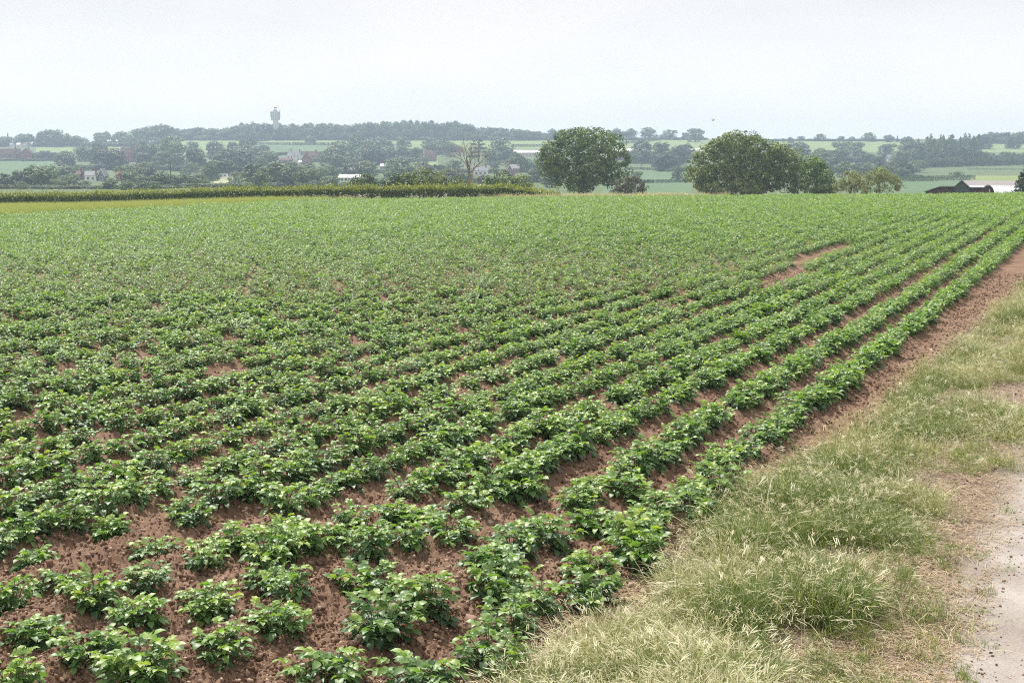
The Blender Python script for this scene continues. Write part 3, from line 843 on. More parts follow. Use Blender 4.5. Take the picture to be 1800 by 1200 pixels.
# ------------------------------------------------------------------ barley, hedge, rough margin at the far edge of the field
BAR = proto_collection('barley', [tuft(500 + i, 40, .62, .22, .45, .0, 'barley', 3.0, .45) for i in range(4)])
q = np.random.default_rng(12)
n = 26000
px = q.uniform(-330, 640, n); y = q.uniform(72, 113, n)
keep = (y > potato_end(px) + .4) & (y < np.interp(px, [-330, 640], [114.5, 109.8])); px, y = px[keep], y[keep]; n = len(px)
x = x_of(px, y); sz = q.uniform(.85, 1.15, n)
o = scatter('barley', BAR, np.stack([x, y, zland(x, y)], -1), np.stack([q.normal(0, .1, n), q.normal(0, .1, n), q.uniform(0, 6.28, n)], -1), np.stack([sz, sz, sz * q.uniform(.85, 1.1, n)], -1), q.integers(0, 4, n))
tag(o, 'yellow green strip of barley between potatoes and hedge', 'barley')
ROUGH = proto_collection('rough_grass', [tuft(520 + i, 34, .55, .25, .62, .3, 'grass', 3.2, .6) for i in range(4)])
n = 3000
px = q.uniform(840, 1300, n); y = q.uniform(107, 115, n); keep = q.random(n) < np.interp(px, [840, 930, 1160, 1300], [.3, 1, .8, .0]); px, y = px[keep], y[keep]; n = len(px)
x = x_of(px, y); sz = q.uniform(.6, 1.25, n)
o = scatter('rough_grass', ROUGH, np.stack([x, y, zland(x, y)], -1), np.stack([q.normal(0, .1, n), q.normal(0, .1, n), q.uniform(0, 6.28, n)], -1), np.stack([sz, sz, sz], -1), q.integers(0, 4, n))
tag(o, 'tan rough grass along the field crest by the big tree', 'rough grass')

def cards(P, Nn, size, T, g, q, el=1.6):
    n = len(P)
    R1 = g.normal(size=(n, 3)); T1 = nrm(np.cross(Nn, R1)); T2 = nrm(np.cross(Nn, T1))
    a = (size * g.uniform(.7, 1.3, n))[:, None]; b = a / el
    V = np.stack([P - T1 * a * .5, P + T2 * b * .5 + T1 * a * .05, P + T1 * a * .5, P - T2 * b * .5 + T1 * a * .05], 1)
    q.add(V.reshape(-1, 3), np.arange(4 * n).reshape(n, 4), np.repeat(np.clip(T, 0, 1), 4))

def hedge_mesh(P0, P1, h, wd, n, size, seed, shoots=True, taper=None):
    """leafy hedge between two plan points, following the ground"""
    g = np.random.default_rng(seed); q = Quads()
    u = g.random(n); v = g.random(n) ** .8; side = g.normal(0, .5, n)
    x = P0[0] + (P1[0] - P0[0]) * u; y = P0[1] + (P1[1] - P0[1]) * u
    hh = h * (1 + (fbm(u * 60, u * 0, 3, seed) - .5) * .16)
    if taper is not None: hh = hh * taper(u)
    prof = np.where(g.random(n) < .75, np.sign(side) * (.5 - .12 * v), np.clip(side, -.5, .5))
    dx, dy = P1[0] - P0[0], P1[1] - P0[1]; ll = math.hypot(dx, dy); nx, ny = -dy / ll, dx / ll
    x = x + nx * prof * wd; y = y + ny * prof * wd
    z0 = zland(x, y)
    zz = v * hh + np.where(v > .9, g.exponential(.10, n) * (h / 1.4) if shoots else 0, 0)
    P = np.stack([x, y, z0 + zz], -1)
    Nn = nrm(np.stack([nx * np.sign(prof), ny * np.sign(prof), np.full(n, .5)], -1) + g.normal(0, .6, (n, 3)))
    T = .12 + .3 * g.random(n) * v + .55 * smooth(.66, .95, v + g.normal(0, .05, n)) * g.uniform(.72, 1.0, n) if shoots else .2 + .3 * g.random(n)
    cards(P, Nn, size, T, g, q)
    return q
hl0 = (x_of(-330, 117), 117.0); hl1 = (x_of(985, 111), 111.0)
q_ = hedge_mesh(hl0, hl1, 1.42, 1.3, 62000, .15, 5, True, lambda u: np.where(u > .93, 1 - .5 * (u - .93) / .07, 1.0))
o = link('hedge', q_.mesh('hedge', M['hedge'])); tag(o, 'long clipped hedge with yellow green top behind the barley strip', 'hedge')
# cow parsley at its foot
def umbel(seed):
    g = np.random.default_rng(seed); mb = Quads()
    for i in range(9):
        a, r = g.uniform(0, 6.28), .28 * math.sqrt(g.random()); top = np.array([r * math.cos(a), r * math.sin(a), g.uniform(.45, .75)])
        V, Fq = tube_arr([(top[0] * .4, top[1] * .4, 0), top], [.008, .005], 4); mb.add(V, Fq, 0)
        P = top + g.normal(0, .045, (12, 3)) * np.array([1, 1, .25]); cards(P, nrm(np.array([[0, 0, 1.]]) + g.normal(0, .3, (12, 3))), .05, np.ones(12), g, mb, 1.1)
    return mb.mesh('cow_parsley', M['flower'])
COW = proto_collection('cow_parsley', [umbel(i) for i in range(3)])
n = 70
px = np.concatenate([q.uniform(0, 190, 8), q.uniform(500, 640, 42), q.uniform(650, 850, 20)]); y = np.interp(px, [-330, 985], [117, 111]) - 1.3
x = x_of(px, y)
o = scatter('cow_parsley', COW, np.stack([x, y, zland(x, y)], -1), np.stack([0 * x, 0 * x, q.uniform(0, 6, n)], -1), q.uniform(.5, 1.1, (n, 1)) * np.ones((n, 3)), q.integers(0, 3, n))
tag(o, 'cream cow parsley flowering along the foot of the hedge', 'wild flowers')
#<<BG
# ------------------------------------------------------------------ trees
def crown_cards(lobes, ncl, ncard, csize, rc, seed, q=None, inner=.2, zmin=-.75, sky_gap=.0):
    """leaf cards in clumps over a union of ellipsoid lobes (cx, cy, cz, rx, ry, rz)"""
    g = np.random.default_rng(seed); q = q or Quads()
    Lb = np.array(lobes, float); A = (Lb[:, 3] * Lb[:, 5] + Lb[:, 3] * Lb[:, 4] + Lb[:, 4] * Lb[:, 5]); A = A / A.sum()
    cc, cd = [], []
    tries = 0
    while len(cc) < ncl and tries < ncl * 12:
        tries += 1
        i = g.choice(len(Lb), p=A); d = g.normal(size=3); d /= np.linalg.norm(d)
        if d[2] < zmin: continue
        rr = g.uniform(.80, 1.03) if g.random() > inner else g.uniform(.25, .8)
        c = Lb[i, :3] + Lb[i, 3:] * d * rr
        k = np.sqrt((((c - Lb[:, :3]) / Lb[:, 3:]) ** 2).sum(1)); k[i] = 9
        if k.min() < .72 and g.random() > inner: continue
        if sky_gap and fbm(c[0] * .9 / rc, c[2] * .9 / rc, 2, seed) < sky_gap: continue
        cc.append(c); cd.append(d)
    cc = np.array(cc); cd = np.array(cd); n = len(cc)
    rcl = rc * g.uniform(.55, 1.35, n)
    ct = g.random(n)
    P, Nn, T = [], [], []
    d2 = nrm(g.normal(size=(n, ncard, 3)) + cd[:, None] * .55 + np.array([0, 0, .25]))
    rad = rcl[:, None, None] * g.uniform(.35, 1.0, (n, ncard, 1)) ** .6
    P = cc[:, None] + d2 * rad * np.array([1, 1, .72])
    Nn = nrm(d2 * .7 + cd[:, None] * .4 + np.array([0, 0, .45]) + g.normal(0, .45, (n, ncard, 3)))
    T = .62 * ct[:, None] + .38 * g.random((n, ncard))
    cards(P.reshape(-1, 3), Nn.reshape(-1, 3), csize, T.ravel(), g, q)
    return q
def limbs(base_r, top, targets, seed, wob=.06):
    """trunk to (0,0,top) and limbs out to the targets; returns a quad set"""
    g = np.random.default_rng(seed); q = Quads()
    def wander(a, b, n, w):
        a, b = np.asarray(a, float), np.asarray(b, float); t = np.linspace(0, 1, n)[:, None]
        p = a + (b - a) * t; ln = np.linalg.norm(b - a)
        p[1:-1] += g.normal(0, w * ln, (n - 2, 3)); return p
    tp = wander((0, 0, -.4), (g.normal(0, .02) * top, g.normal(0, .02) * top, top), 6, .02)
    V, Fq = tube_arr(tp, base_r * np.array([1.25, .95, .85, .75, .6, .42]), 8); q.add(V, Fq, .5)
    for tg in targets:
        tg = np.asarray(tg, float)
        f = g.uniform(.35, .95); i = f * 5; k = int(i); st = tp[k] + (tp[min(k + 1, 5)] - tp[k]) * (i - k)
        pts = wander(st, tg, 6, wob); pts[1:-1, 2] += np.linalg.norm(tg - st) * .08
        V, Fq = tube_arr(pts, base_r * np.array([.42, .34, .27, .2, .13, .05]), 6); q.add(V, Fq, .5)
        for _ in range(2):
            e = tg + g.normal(0, .12, 3) * np.linalg.norm(tg - st); j = int(g.integers(2, 5))
            V, Fq = tube_arr(wander(pts[j], e, 4, .05), base_r * np.array([.2, .14, .09, .03]), 5); q.add(V, Fq, .5)
    return q
# prototypes for the trees of the valley: unit height 10 m
def proto_tree(kind, seed):
    g = np.random.default_rng(seed)
    if kind == 'round':
        lb = [(g.normal(0, .8), g.normal(0, .8), 6.2 + g.normal(0, .3), 3.4, 3.4, 3.3)]
        for i in range(7):
            a = i * .9 + g.uniform(0, .5); r = g.uniform(1.9, 3.0); rad = g.uniform(1.3, 2.2)
            lb.append((math.cos(a) * r, math.sin(a) * r, g.uniform(2.6, 7.6), rad, rad, rad * g.uniform(.8, 1.0)))
        lb.append((g.normal(0, .6), 0, 8.2, 1.7, 1.7, 1.6)); lb.append((0, 0, 2.2, 3.6, 3.6, 2.2))
        cr = crown_cards(lb, 260, 22, .50, .75, seed, inner=.25, zmin=-.95); mat = 'tree'; hb = 4
    elif kind == 'loose':
        lb = []
        for i in range(9):
            a = i * 2.4; r = g.uniform(.6, 3.0); rad = g.uniform(1.1, 1.9)
            lb.append((math.cos(a) * r, math.sin(a) * r, g.uniform(3.4, 8.6), rad, rad, rad * .8))
        lb.append((0, 0, 2.6, 3.2, 3.2, 2.2)); lb.append((0, 0, 5.5, 2.8, 2.8, 2.6))
        cr = crown_cards(lb, 230, 20, .46, .65, seed, inner=.3, sky_gap=.22, zmin=-.95); mat = 'tree'; hb = 5
    elif kind == 'dark':
        lb = [(0, 0, 5.4, 3.1, 3.1, 4.4), (g.normal(0, .5), 0, 2.6, 3.4, 3.4, 2.7), (.8, .4, 7.4, 2.0, 2.0, 2.2), (-1, .2, 6.6, 2.0, 2.0, 2.2)]
        cr = crown_cards(lb, 250, 22, .46, .7, seed, inner=.25, zmin=-.95); mat = 'darktree'; hb = 4
    elif kind == 'poplar':
        lb = [(g.normal(0, .12), g.normal(0, .12), z, r, r, 1.3) for z, r in ((2.0, 1.2), (3.4, 1.5), (5.0, 1.55), (6.6, 1.35), (8.0, 1.0), (9.2, .6))]
        cr = crown_cards(lb, 130, 18, .42, .5, seed, inner=.25); mat = 'paletree'; hb = 7
    elif kind == 'pale':
        lb = [(0, 0, 5.2, 3.3, 3.3, 3.6), (0, 0, 2.3, 3.5, 3.5, 2.3)]
        for i in range(7):
            a = i * .95; r = g.uniform(1.6, 2.9); rad = g.uniform(1.3, 2.1); lb.append((math.cos(a) * r, math.sin(a) * r, g.uniform(1.8, 7.6), rad, rad, rad))
        cr = crown_cards(lb, 190, 20, .42, .7, seed, inner=.25); mat = 'paletree'; hb = 4
    elif kind == 'conifer':
        lb = [(0, 0, z, r, r, .8) for z, r in ((1.4, 2.0), (2.8, 1.75), (4.2, 1.45), (5.6, 1.15), (7.0, .8), (8.3, .5), (9.3, .25))]
        cr = crown_cards(lb, 170, 18, .36, .4, seed, inner=.2); mat = 'darktree'; hb = 8
    elif kind == 'cedar':
        lb = []
        for z, r in ((2.6, 3.4), (4.2, 3.3), (5.8, 3.0), (7.4, 2.5), (8.8, 1.7), (9.6, .9)):
            a = g.uniform(0, 6); lb.append((math.cos(a) * .5, math.sin(a) * .5, z, r, r, .55))
        cr = crown_cards(lb, 210, 18, .38, .4, seed, inner=.25); mat = 'darktree'; hb = 8
    tg = [(l[0], l[1], l[2]) for l in lb[1:7]]
    tr = limbs(.32, hb, tg, seed + 1)
    return cr.mesh('crown', M[mat]), tr.mesh('trunk', M['bark'])
PROTO = {k: [proto_tree(k, 600 + 10 * j + i) for i in range(n)] for j, (k, n) in enumerate([('round', 5), ('loose', 4), ('dark', 3), ('poplar', 2), ('pale', 3), ('conifer', 2), ('cedar', 1)])}
CROWN_W = {'round': 8.4, 'loose': 8.4, 'dark': 7.2, 'poplar': 3.4, 'pale': 8.2, 'conifer': 4.6, 'cedar': 7.4}

# (px centre, py top, py base, px width, kind) measured on the photograph's own ground
TREES = '''
8,241,258,26,r 17,235,256,9,c 40,237,258,30,r 53,236,257,17,r 78,232,258,20,d 95,225,258,28,l 107,230,258,28,r 121,239,256,18,r 138,240,257,24,r 151,243,256,14,r 178,231,252,28,l 190,233,252,16,r 215,232,250,30,r 230,240,252,14,c 248,228,252,26,r 265,224,250,26,r 286,220,250,34,r
150,256,284,34,r 176,250,284,30,r 180,264,295,34,d 202,262,298,40,d 218,254,268,14,c 232,248,270,12,p 250,250,285,26,r 263,252,280,24,r 271,256,290,20,r 286,265,298,32,r 254,268,291,34,d 240,288,318,46,r 259,293,320,30,d
94,268,282,26,d 80,265,282,24,d 70,268,282,20,d 115,266,292,34,r 122,275,296,20,d 61,290,330,44,r 77,293,331,40,r 30,298,312,20,r 50,297,312,18,r 5,305,332,30,p 35,320,333,26,w 105,310,332,36,w 118,290,316,34,r 147,316,332,40,r 195,312,332,40,r 176,300,318,20,r 221,315,332,40,r 251,316,332,40,r 286,300,331,50,r 274,318,331,24,l
302,241,290,44,r 340,249,275,24,r 310,270,294,30,r 346,262,300,34,d 380,249,280,32,d 410,250,270,20,d 436,245,275,30,d 460,256,278,30,d 396,262,300,40,r 426,265,300,40,d 451,258,282,30,r 380,282,310,40,r 396,280,310,34,r 421,275,305,30,d 476,270,300,30,r 372,285,318,26,r 322,305,330,34,r 345,306,330,30,d 361,315,330,24,l 418,298,328,34,w 445,280,328,50,l 481,285,328,50,r 511,285,318,50,r 546,287,315,40,r 531,300,328,24,p 519,304,328,20,p 505,308,328,24,w 555,316,332,44,r 580,290,315,36,r 590,272,300,36,r 601,250,285,46,r 616,285,310,40,r 586,310,330,30,l 547,240,254,20,r
630,237,275,34,r 651,245,280,40,r 675,240,265,30,r 655,260,290,50,d 710,238,262,34,l 612,275,300,30,r 646,283,310,50,r 686,258,285,30,r 711,258,282,26,r 733,260,282,24,d 755,238,262,34,l 776,245,270,40,r 791,250,275,30,r 760,250,272,28,r 701,278,310,56,r 736,283,312,40,r 690,295,320,30,r 842,245,285,34,z 880,244,285,40,r 866,262,290,30,r 896,265,285,30,r 800,280,300,40,r 771,285,310,40,l 870,284,296,30,r 821,300,326,40,l 790,296,322,30,p 850,306,326,30,r
906,229,247,18,r 917,230,247,20,r 933,231,247,20,r 946,234,247,14,r 971,228,246,16,r 986,230,245,20,r 906,270,303,36,r 925,280,302,24,r 936,308,320,24,d 957,313,328,14,r 1082,227,245,18,r 1107,228,245,22,r 1095,232,245,16,r 1140,226,245,32,r 1178,229,245,24,r 1163,236,245,14,l 1128,249,285,34,d 1160,244,290,40,l 1190,258,290,30,d 1170,270,301,44,d 1206,253,285,30,r 1192,291,320,28,l 1120,300,320,20,l
1221,223,250,40,l 1204,232,246,16,l 1388,242,252,10,r 1401,251,283,52,d 1441,262,295,36,r 1480,249,275,40,l 1476,262,290,36,r 1486,284,312,40,r 1461,275,303,34,r 1375,244,249,20,r 1406,240,248,24,r 1440,236,248,40,r 1476,240,248,20,r 1496,241,248,20,r
1525,234,249,26,r 1561,238,250,24,r 1575,238,250,6,c 1503,250,272,28,l 1511,264,285,36,d 1556,250,275,40,l 1541,275,295,40,d 1516,285,300,40,r 1590,242,265,26,r 1581,273,292,30,r 1605,252,285,40,d 1586,293,312,30,r 1600,297,310,22,l 1569,290,300,24,d 1684,304,311,20,l 1725,240,262,30,d
-40,240,258,30,r -90,238,258,34,r -60,262,284,34,d -30,300,330,44,r -80,296,330,46,r -120,250,290,44,r 1830,240,270,34,d 1860,246,280,40,r 1850,232,250,30,r 1900,236,252,34,r'''
KIND = {'r': 'round', 'l': 'loose', 'd': 'dark', 'p': 'poplar', 'w': 'pale', 'c': 'conifer', 'z': 'cedar'}
MARKS = [(18, 272, 'long brick terrace'), (47, 274, 'gabled brick house'), (48, 256, 'white cottages on the ridge'), (198, 250, 'pale glasshouse on the ridge'), (230, 273, 'red brick farmhouse'),
         (165, 308, 'white house with dark windows'), (180, 306, 'white gable edge'), (487, 205, 'water tower'), (513, 277, 'white gabled farmhouse'), (539, 283, 'brick cottage with gable'),
         (392, 310, 'white caravan'), (617, 312, 'long white roof in the valley'), (673, 293, 'grey shed roof'), (757, 274, 'pinkish brick house'), (796, 266, 'broad red tiled roof'), (828, 300, 'bare branching tree'),
         (843, 298, 'grey roofed house'), (902, 297, 'brick house with slate roof'), (925, 270, 'long pale farm shed'), (1101, 270, 'white roofed barn'), (1020, 285, 'big chestnut tree'), (1310, 290, 'spreading oak'),
         (1437, 310, 'dark green tree beside the oak'), (1530, 320, 'sallow bushes'), (1660, 265, 'wood of tall thin trees'), (1690, 330, 'green gabled barn'), (299, 300, 'telegraph pole')]
ADJ = {'round': 'hazy rounded tree', 'loose': 'hazy open crowned tree', 'dark': 'dark blue green tree', 'poplar': 'slim upright tree', 'pale': 'pale green bushy tree', 'conifer': 'small dark pointed conifer', 'cedar': 'dark flat layered cedar'}
troot = {}
tl = []
g = np.random.default_rng(31)
def plant_tree(px, top, base, wd, kd):
    d = depth_at(px, base)
    if base >= 325: d = max(d, 240) * (1 + .0004 * (g.random() - .5) * 400)
    x = x_of(px, d); z = gz(x, d)
    tz = EYE + (291 - top) / F * d * 1.0
    H = max(tz - z, 3.0) * 1.03
    W = wd * d / F * (1.0 if kd in ('poplar', 'conifer') else 1.12)
    W = min(W, 1.45 * H)
    v = int(g.integers(0, len(PROTO[kd])))
    if (kd, v) not in troot:
        r = empty('tree' if kd not in ('conifer', 'cedar', 'poplar') else {'conifer': 'conifer', 'cedar': 'cedar_tree', 'poplar': 'slender_tree'}[kd], (0, 0, 0))
        link('crown', PROTO[kd][v][0], r); link('trunk', PROTO[kd][v][1], r); troot[(kd, v)] = r
    else:
        r = copy_tree(troot[(kd, v)])
    r.location = (x, d, z - .3); r.rotation_euler = (0, 0, g.uniform(0, 6.28))
    sxy = W / CROWN_W[kd]
    r.scale = (sxy, sxy, H / 9.8)
    j = min(range(len(MARKS)), key=lambda j: (MARKS[j][0] - px) ** 2 + 1.5 * (MARKS[j][1] - (top + base) / 2) ** 2)
    dxm, dym = px - MARKS[j][0], (top + base) / 2 - MARKS[j][1]
    side = ('above' if dym < 0 else 'below') if abs(dym) > abs(dxm) * 1.1 else ('to the left of' if dxm < 0 else 'to the right of')
    tl.append((r, kd, j, side, math.hypot(dxm, dym)))
for tok in TREES.split():
    a = tok.split(','); plant_tree(*map(float, a[:4]), KIND[a[4]])
def blocks(px, base, w_):
    return any(abs(px - m[0]) < w_ * .5 + (16 if m[0] != 828 else 4) and m[1] - 16 < base < m[1] + 34 for m in MARKS if m[1] > 262 and m[0] < 960)
extra = []
for band, (y0, y1) in enumerate(((326, 332), (314, 324), (300, 311), (287, 297))):
    px = -20.0
    while px < 940:
        px += g.uniform(17, 34); base = g.uniform(y0, y1); w_ = g.uniform(28, 44)
        if blocks(px, base, w_): continue
        if band >= 2 and (px < 150 or 500 < px < 570 or g.random() < .3): continue
        if band == 1 and px < 60: continue
        extra.append((px, base - g.uniform(18, 32), base, w_, g.choice(['round', 'round', 'loose', 'dark', 'pale'])))
for px in np.arange(-60, 300, 15):
    b = 257 - 2.5 * smooth(150, 300, px); extra.append((px + g.uniform(-5, 5), b - g.uniform(8, 19), b - .4, g.uniform(17, 27), g.choice(['round', 'loose', 'round'])))
for px in np.arange(1120, 1210, 19): extra.append((px + g.uniform(-5, 5), 268 + g.uniform(-8, 6), 288 + g.uniform(-2, 8), g.uniform(24, 34), g.choice(['round', 'dark'])))
for px in np.arange(1372, 1620, 17):
    extra.append((px + g.uniform(-6, 6), 268 + g.uniform(-6, 8), 284 + g.uniform(-2, 6), g.uniform(24, 36), g.choice(['round', 'dark', 'loose'])))
    extra.append((px + g.uniform(-6, 6), 285 + g.uniform(-6, 8), 304 + g.uniform(-2, 8), g.uniform(24, 36), g.choice(['round', 'dark', 'pale', 'round'])))
for e in extra: plant_tree(*e)
seen_lab = {}
for r, kd, j, side, dist in sorted(tl, key=lambda e: e[4]):
    key = (kd, j, side); n = seen_lab.get(key, 0) + 1; seen_lab[key] = n
    lab = '%s %s the %s' % (ADJ[kd], side, MARKS[j][2]) if n == 1 else '%s, %s %s the %s' % (ADJ[kd], {2: 'second nearest', 3: 'third nearest', 4: 'fourth nearest', 5: 'fifth nearest', 6: 'sixth nearest', 7: 'seventh nearest'}.get(n, ordw(n) + ' nearest'), side, MARKS[j][2])
    tag(r, lab, 'tree', 'trees of the far valley side')

# woods on the ridge: one mass each
WOOD = proto_collection('wood', [PROTO['round'][0][0], PROTO['round'][1][0], PROTO['round'][2][0], PROTO['dark'][0][0], PROTO['loose'][0][0], PROTO['poplar'][0][0], PROTO['poplar'][1][0]])
def wood(name, label, seed, rows):
    """rows: list of (px0, px1, base py, top py function, step px, proto ids)"""
    g = np.random.default_rng(seed); P, Rr, S, I = [], [], [], []
    for px0, px1, base, topf, step, ids, wf in rows:
        px = px0
        while px < px1:
            b = base(px) if callable(base) else base
            d = depth_at(px, b) + g.uniform(0, 14); x = x_of(px, d); z = gz(x, d)
            H = (EYE + (291 - topf(px)) / F * d - z) * g.uniform(.90, 1.05); W = step * 1.9 * d / F * g.uniform(.8, 1.3) * wf
            P.append((x, d, z - .4)); Rr.append((0, 0, g.uniform(0, 6.28))); k = int(g.choice(ids)); I.append(k)
            sxy = W / 8.0 if k < 5 else W / 3.4
            S.append((sxy, sxy, H / 9.8)); px += step * g.uniform(.7, 1.3)
    o = scatter(name, WOOD, P, Rr, S, I); tag(o, label, 'wood')
def ridge_top(px):
    return float(np.interp(px, [236, 260, 290, 330, 360, 400, 420, 440, 480, 500, 540, 570, 600, 640, 690, 735, 770, 810, 840, 880, 920, 955, 985], [230, 223, 220, 227, 224, 226, 218, 217, 218, 219, 219, 216, 220, 216, 213.5, 213, 215, 215, 222, 226, 229, 233, 237]))
wood('ridge_wood', 'long blue hazy wood along the ridge under the water tower', 41, [
    (238, 985, 245.5, ridge_top, 11, [0, 1, 2, 3], 1.0), (240, 990, 246.6, lambda p: ridge_top(p) + 5, 9, [0, 1, 2, 3], 1.0), (238, 985, 247.4, lambda p: ridge_top(p) + 15, 7, [0, 1, 2, 3], .9)])
def wtop(px):
    return float(np.interp(px, [1598, 1625, 1650, 1680, 1700, 1715, 1725], [246, 241, 238, 238, 240, 240, 243]))
wood('valley_wood', 'blue green wood of tall thin trees above the right hand pasture', 43, [
    (1612, 1722, lambda p: np.interp(p, [1600, 1800], [285, 280]), wtop, 7, [5, 6, 4, 0], 1.0), (1606, 1830, lambda p: np.interp(p, [1600, 1800], [293, 289]), lambda p: float(np.interp(p, [1600, 1640, 1700, 1740, 1830], [268, 255, 258, 268, 266])), 8, [5, 6, 0, 4], 1.0),
    (1612, 1840, lambda p: np.interp(p, [1600, 1700, 1800], [297, 293, 290.5]), lambda p: float(np.interp(p, [1600, 1640, 1840], [283, 276, 275])), 6, [0, 3, 1], 1.0)])
wood('hilltop_wood', 'hazy wood on the skyline at the right edge', 44, [
    (1716, 1850, 252, lambda p: float(np.interp(p, [1716, 1735, 1760, 1850], [238, 234, 233, 233])), 9, [0, 1, 2, 3], 1.0), (1716, 1850, 253.5, lambda p: 241, 8, [0, 1, 3], .9),
    (1770, 1790, 262, lambda p: 240, 7, [3, 0], .9)])
# hedgerow trees that close the foot of the valley: shrubs
wood('valley_scrub', 'blue green scrub and bushes filling gaps between the valley trees', 45, [
    (0, 300, 333, lambda p: 322, 13, [0, 1, 2, 4], 1.0), (300, 610, 331, lambda p: 318, 13, [0, 1, 2, 4], 1.0), (140, 300, 300, lambda p: 288, 15, [0, 1, 3], 1.0), (310, 480, 302, lambda p: 290, 15, [0, 3, 1], 1.0), (590, 900, 305, lambda p: 294, 15, [0, 1, 4], 1.0),
    (560, 760, 286, lambda p: 275, 14, [0, 1, 3], 1.0), (0, 130, 283.5, lambda p: 278, 11, [3, 0], 1.0), (640, 930, 322, lambda p: 310, 13, [0, 1, 4], 1.0), (1110, 1200, 285, lambda p: 278, 12, [0, 3], 1.0), (1430, 1600, 303, lambda p: 292, 13, [0, 1, 3, 4], 1.0), (1370, 1620, 285, lambda p: 276, 13, [0, 1, 3], 1.0), (1570, 1620, 312, lambda p: 304, 10, [0, 4], 1.0),
    (1360, 1600, 248.4, lambda p: 244.5, 9, [0, 1], 1.0), (0, 240, 258, lambda p: 250, 12, [0, 3, 1], 1.0), (985, 1240, 246, lambda p: 242, 12, [0, 1], 1.0)])

# hedges between the far fields
def far_hedge(pts, h, lab, seed, size=.55, n=900, wd=1.6):
    q = None; qq = Quads()
    for (a, b) in zip(pts[:-1], pts[1:]):
        da, db = depth_at(*a), depth_at(*b)
        r = hedge_mesh((x_of(a[0], da), da), (x_of(b[0], db), db), h, wd, n, size, seed, False)
        for V, Fq, T in zip(r.V, r.F, r.T): qq.add(V, Fq, T)
    o = link('field_hedge', qq.mesh('field_hedge', M['tree'])); tag(o, lab, 'hedge')
far_hedge([(445, 254), (520, 255.5), (580, 255.7)], 2.6, 'thin dark hedge across the pasture below the water tower', 51, 1.0)
far_hedge([(444, 250), (475, 247.6)], 2.2, 'short hedge running up to the ridge wood', 52, 1.0)
far_hedge([(485, 274), (515, 272.5), (570, 271.5), (600, 268)], 2.6, 'hedge at the lower edge of the pasture behind the white gabled farmhouse', 53, 1.0)
far_hedge([(1575, 319.5), (1640, 318), (1712, 316)], 2.3, 'thick hedge behind the green gabled barn', 54, .5, 1800, 3.0)
far_hedge([(1100, 298), (1150, 299.5), (1180, 303)], 1.6, 'low hedge between two pastures right of the big chestnut tree', 55, .5)
far_hedge([(1108, 322), (1150, 322), (1205, 321)], 1.5, 'low hedge along the top of the blue green wheat field', 56, .5)
far_hedge([(1085, 254.5), (1130, 250), (1160, 247)], 2.4, 'curved hedge on the hilltop pasture right of the chestnut tree', 57, .9)
far_hedge([(1700, 298.5), (1760, 299.5), (1830, 299)], 1.1, 'low broken hedge across the right hand pasture', 58, .4, 350)
far_hedge([(1672, 310), (1692, 309.5)], 2.0, 'short clump of hedge in the right hand pasture', 59, .5, 400, 3.0)
far_hedge([(900, 259), (970, 258.5)], 2.6, 'dark hedge behind the long pale farm shed', 60, .8)

# ------------------------------------------------------------------ nearer trees behind the field
def near_tree(name, label, px0, base_py, d, lobes_px, mat, ncl, ncard, csize, rc, seed, trunk_r=.5, trunk_top=.45, inner=.2, sky_gap=0, depthk=1.0, limbt=None, bark='bark', cat='tree', zmin=-.75):
    """lobes as (px, py, half width, half height, depth offset m) seen at distance d"""
    k = d / F; x0 = x_of(px0, d); z0 = EYE + (291 - base_py) * k
    gzv = gz(x0, d)
    r = empty(name, (x0, d, gzv))
    lb = [((px - px0) * k, dy, EYE + (291 - py) * k - gzv, rx * k, max(rx, rz) * k * depthk, rz * k) for px, py, rx, rz, dy in lobes_px]
    link('crown', crown_cards(lb, ncl, ncard, csize, rc, seed, inner=inner, sky_gap=sky_gap, zmin=zmin).mesh('crown', M[mat]), r)
    tops = max(l[2] + l[5] for l in lb)
    tg = [(l[0] * .8, l[1] * .8, l[2] * .86) for l in lb] if limbt is None else limbt
    link('trunk', limbs(trunk_r, tops * trunk_top, tg, seed + 1).mesh('trunk', M[bark]), r)
    tag(r, label, cat)
    return r
near_tree('chestnut_tree', 'big dense horse chestnut tree standing behind the crest of the potato field', 1022, 345, 225,
          [(1022, 268, 50, 38, 0), (985, 275, 33, 30, -1), (968, 292, 21, 24, 0), (1062, 262, 32, 28, -1), (1040, 246, 38, 18, 1), (1010, 246, 34, 17, 0), (1083, 282, 22, 28, 0), (1092, 300, 14, 16, 0), (1020, 300, 45, 30, -2), (1012, 322, 34, 18, -1), (1050, 312, 38, 20, 0), (1090, 316, 18, 10, -1), (960, 276, 14, 14, 1), (985, 305, 22, 20, 0)],
          'chestnut', 760, 34, .36, .95, 71, .55, .5, .22)
near_tree('oak_tree', 'broad spreading oak with a low domed crown right of the chestnut', 1310, 345, 205,
          [(1300, 262, 50, 28, 0), (1265, 275, 40, 28, -1), (1238, 295, 30, 28, 0), (1222, 315, 18, 18, -1), (1300, 295, 60, 38, 1), (1345, 275, 40, 28, 0), (1378, 282, 26, 26, -1), (1395, 305, 24, 22, 0), (1405, 325, 15, 18, 0), (1385, 325, 20, 18, 0), (1320, 315, 40, 28, 1), (1265, 322, 40, 22, 0), (1290, 330, 55, 16, -2), (1300, 247, 30, 14, 0), (1285, 252, 30, 14, -2), (1362, 298, 40, 26, 2), (1388, 300, 28, 26, 1), (1345, 318, 30, 24, 3), (1330, 268, 30, 20, 0)],
          'oak', 1250, 34, .32, .75, 73, .6, .4, .25, sky_gap=.10)
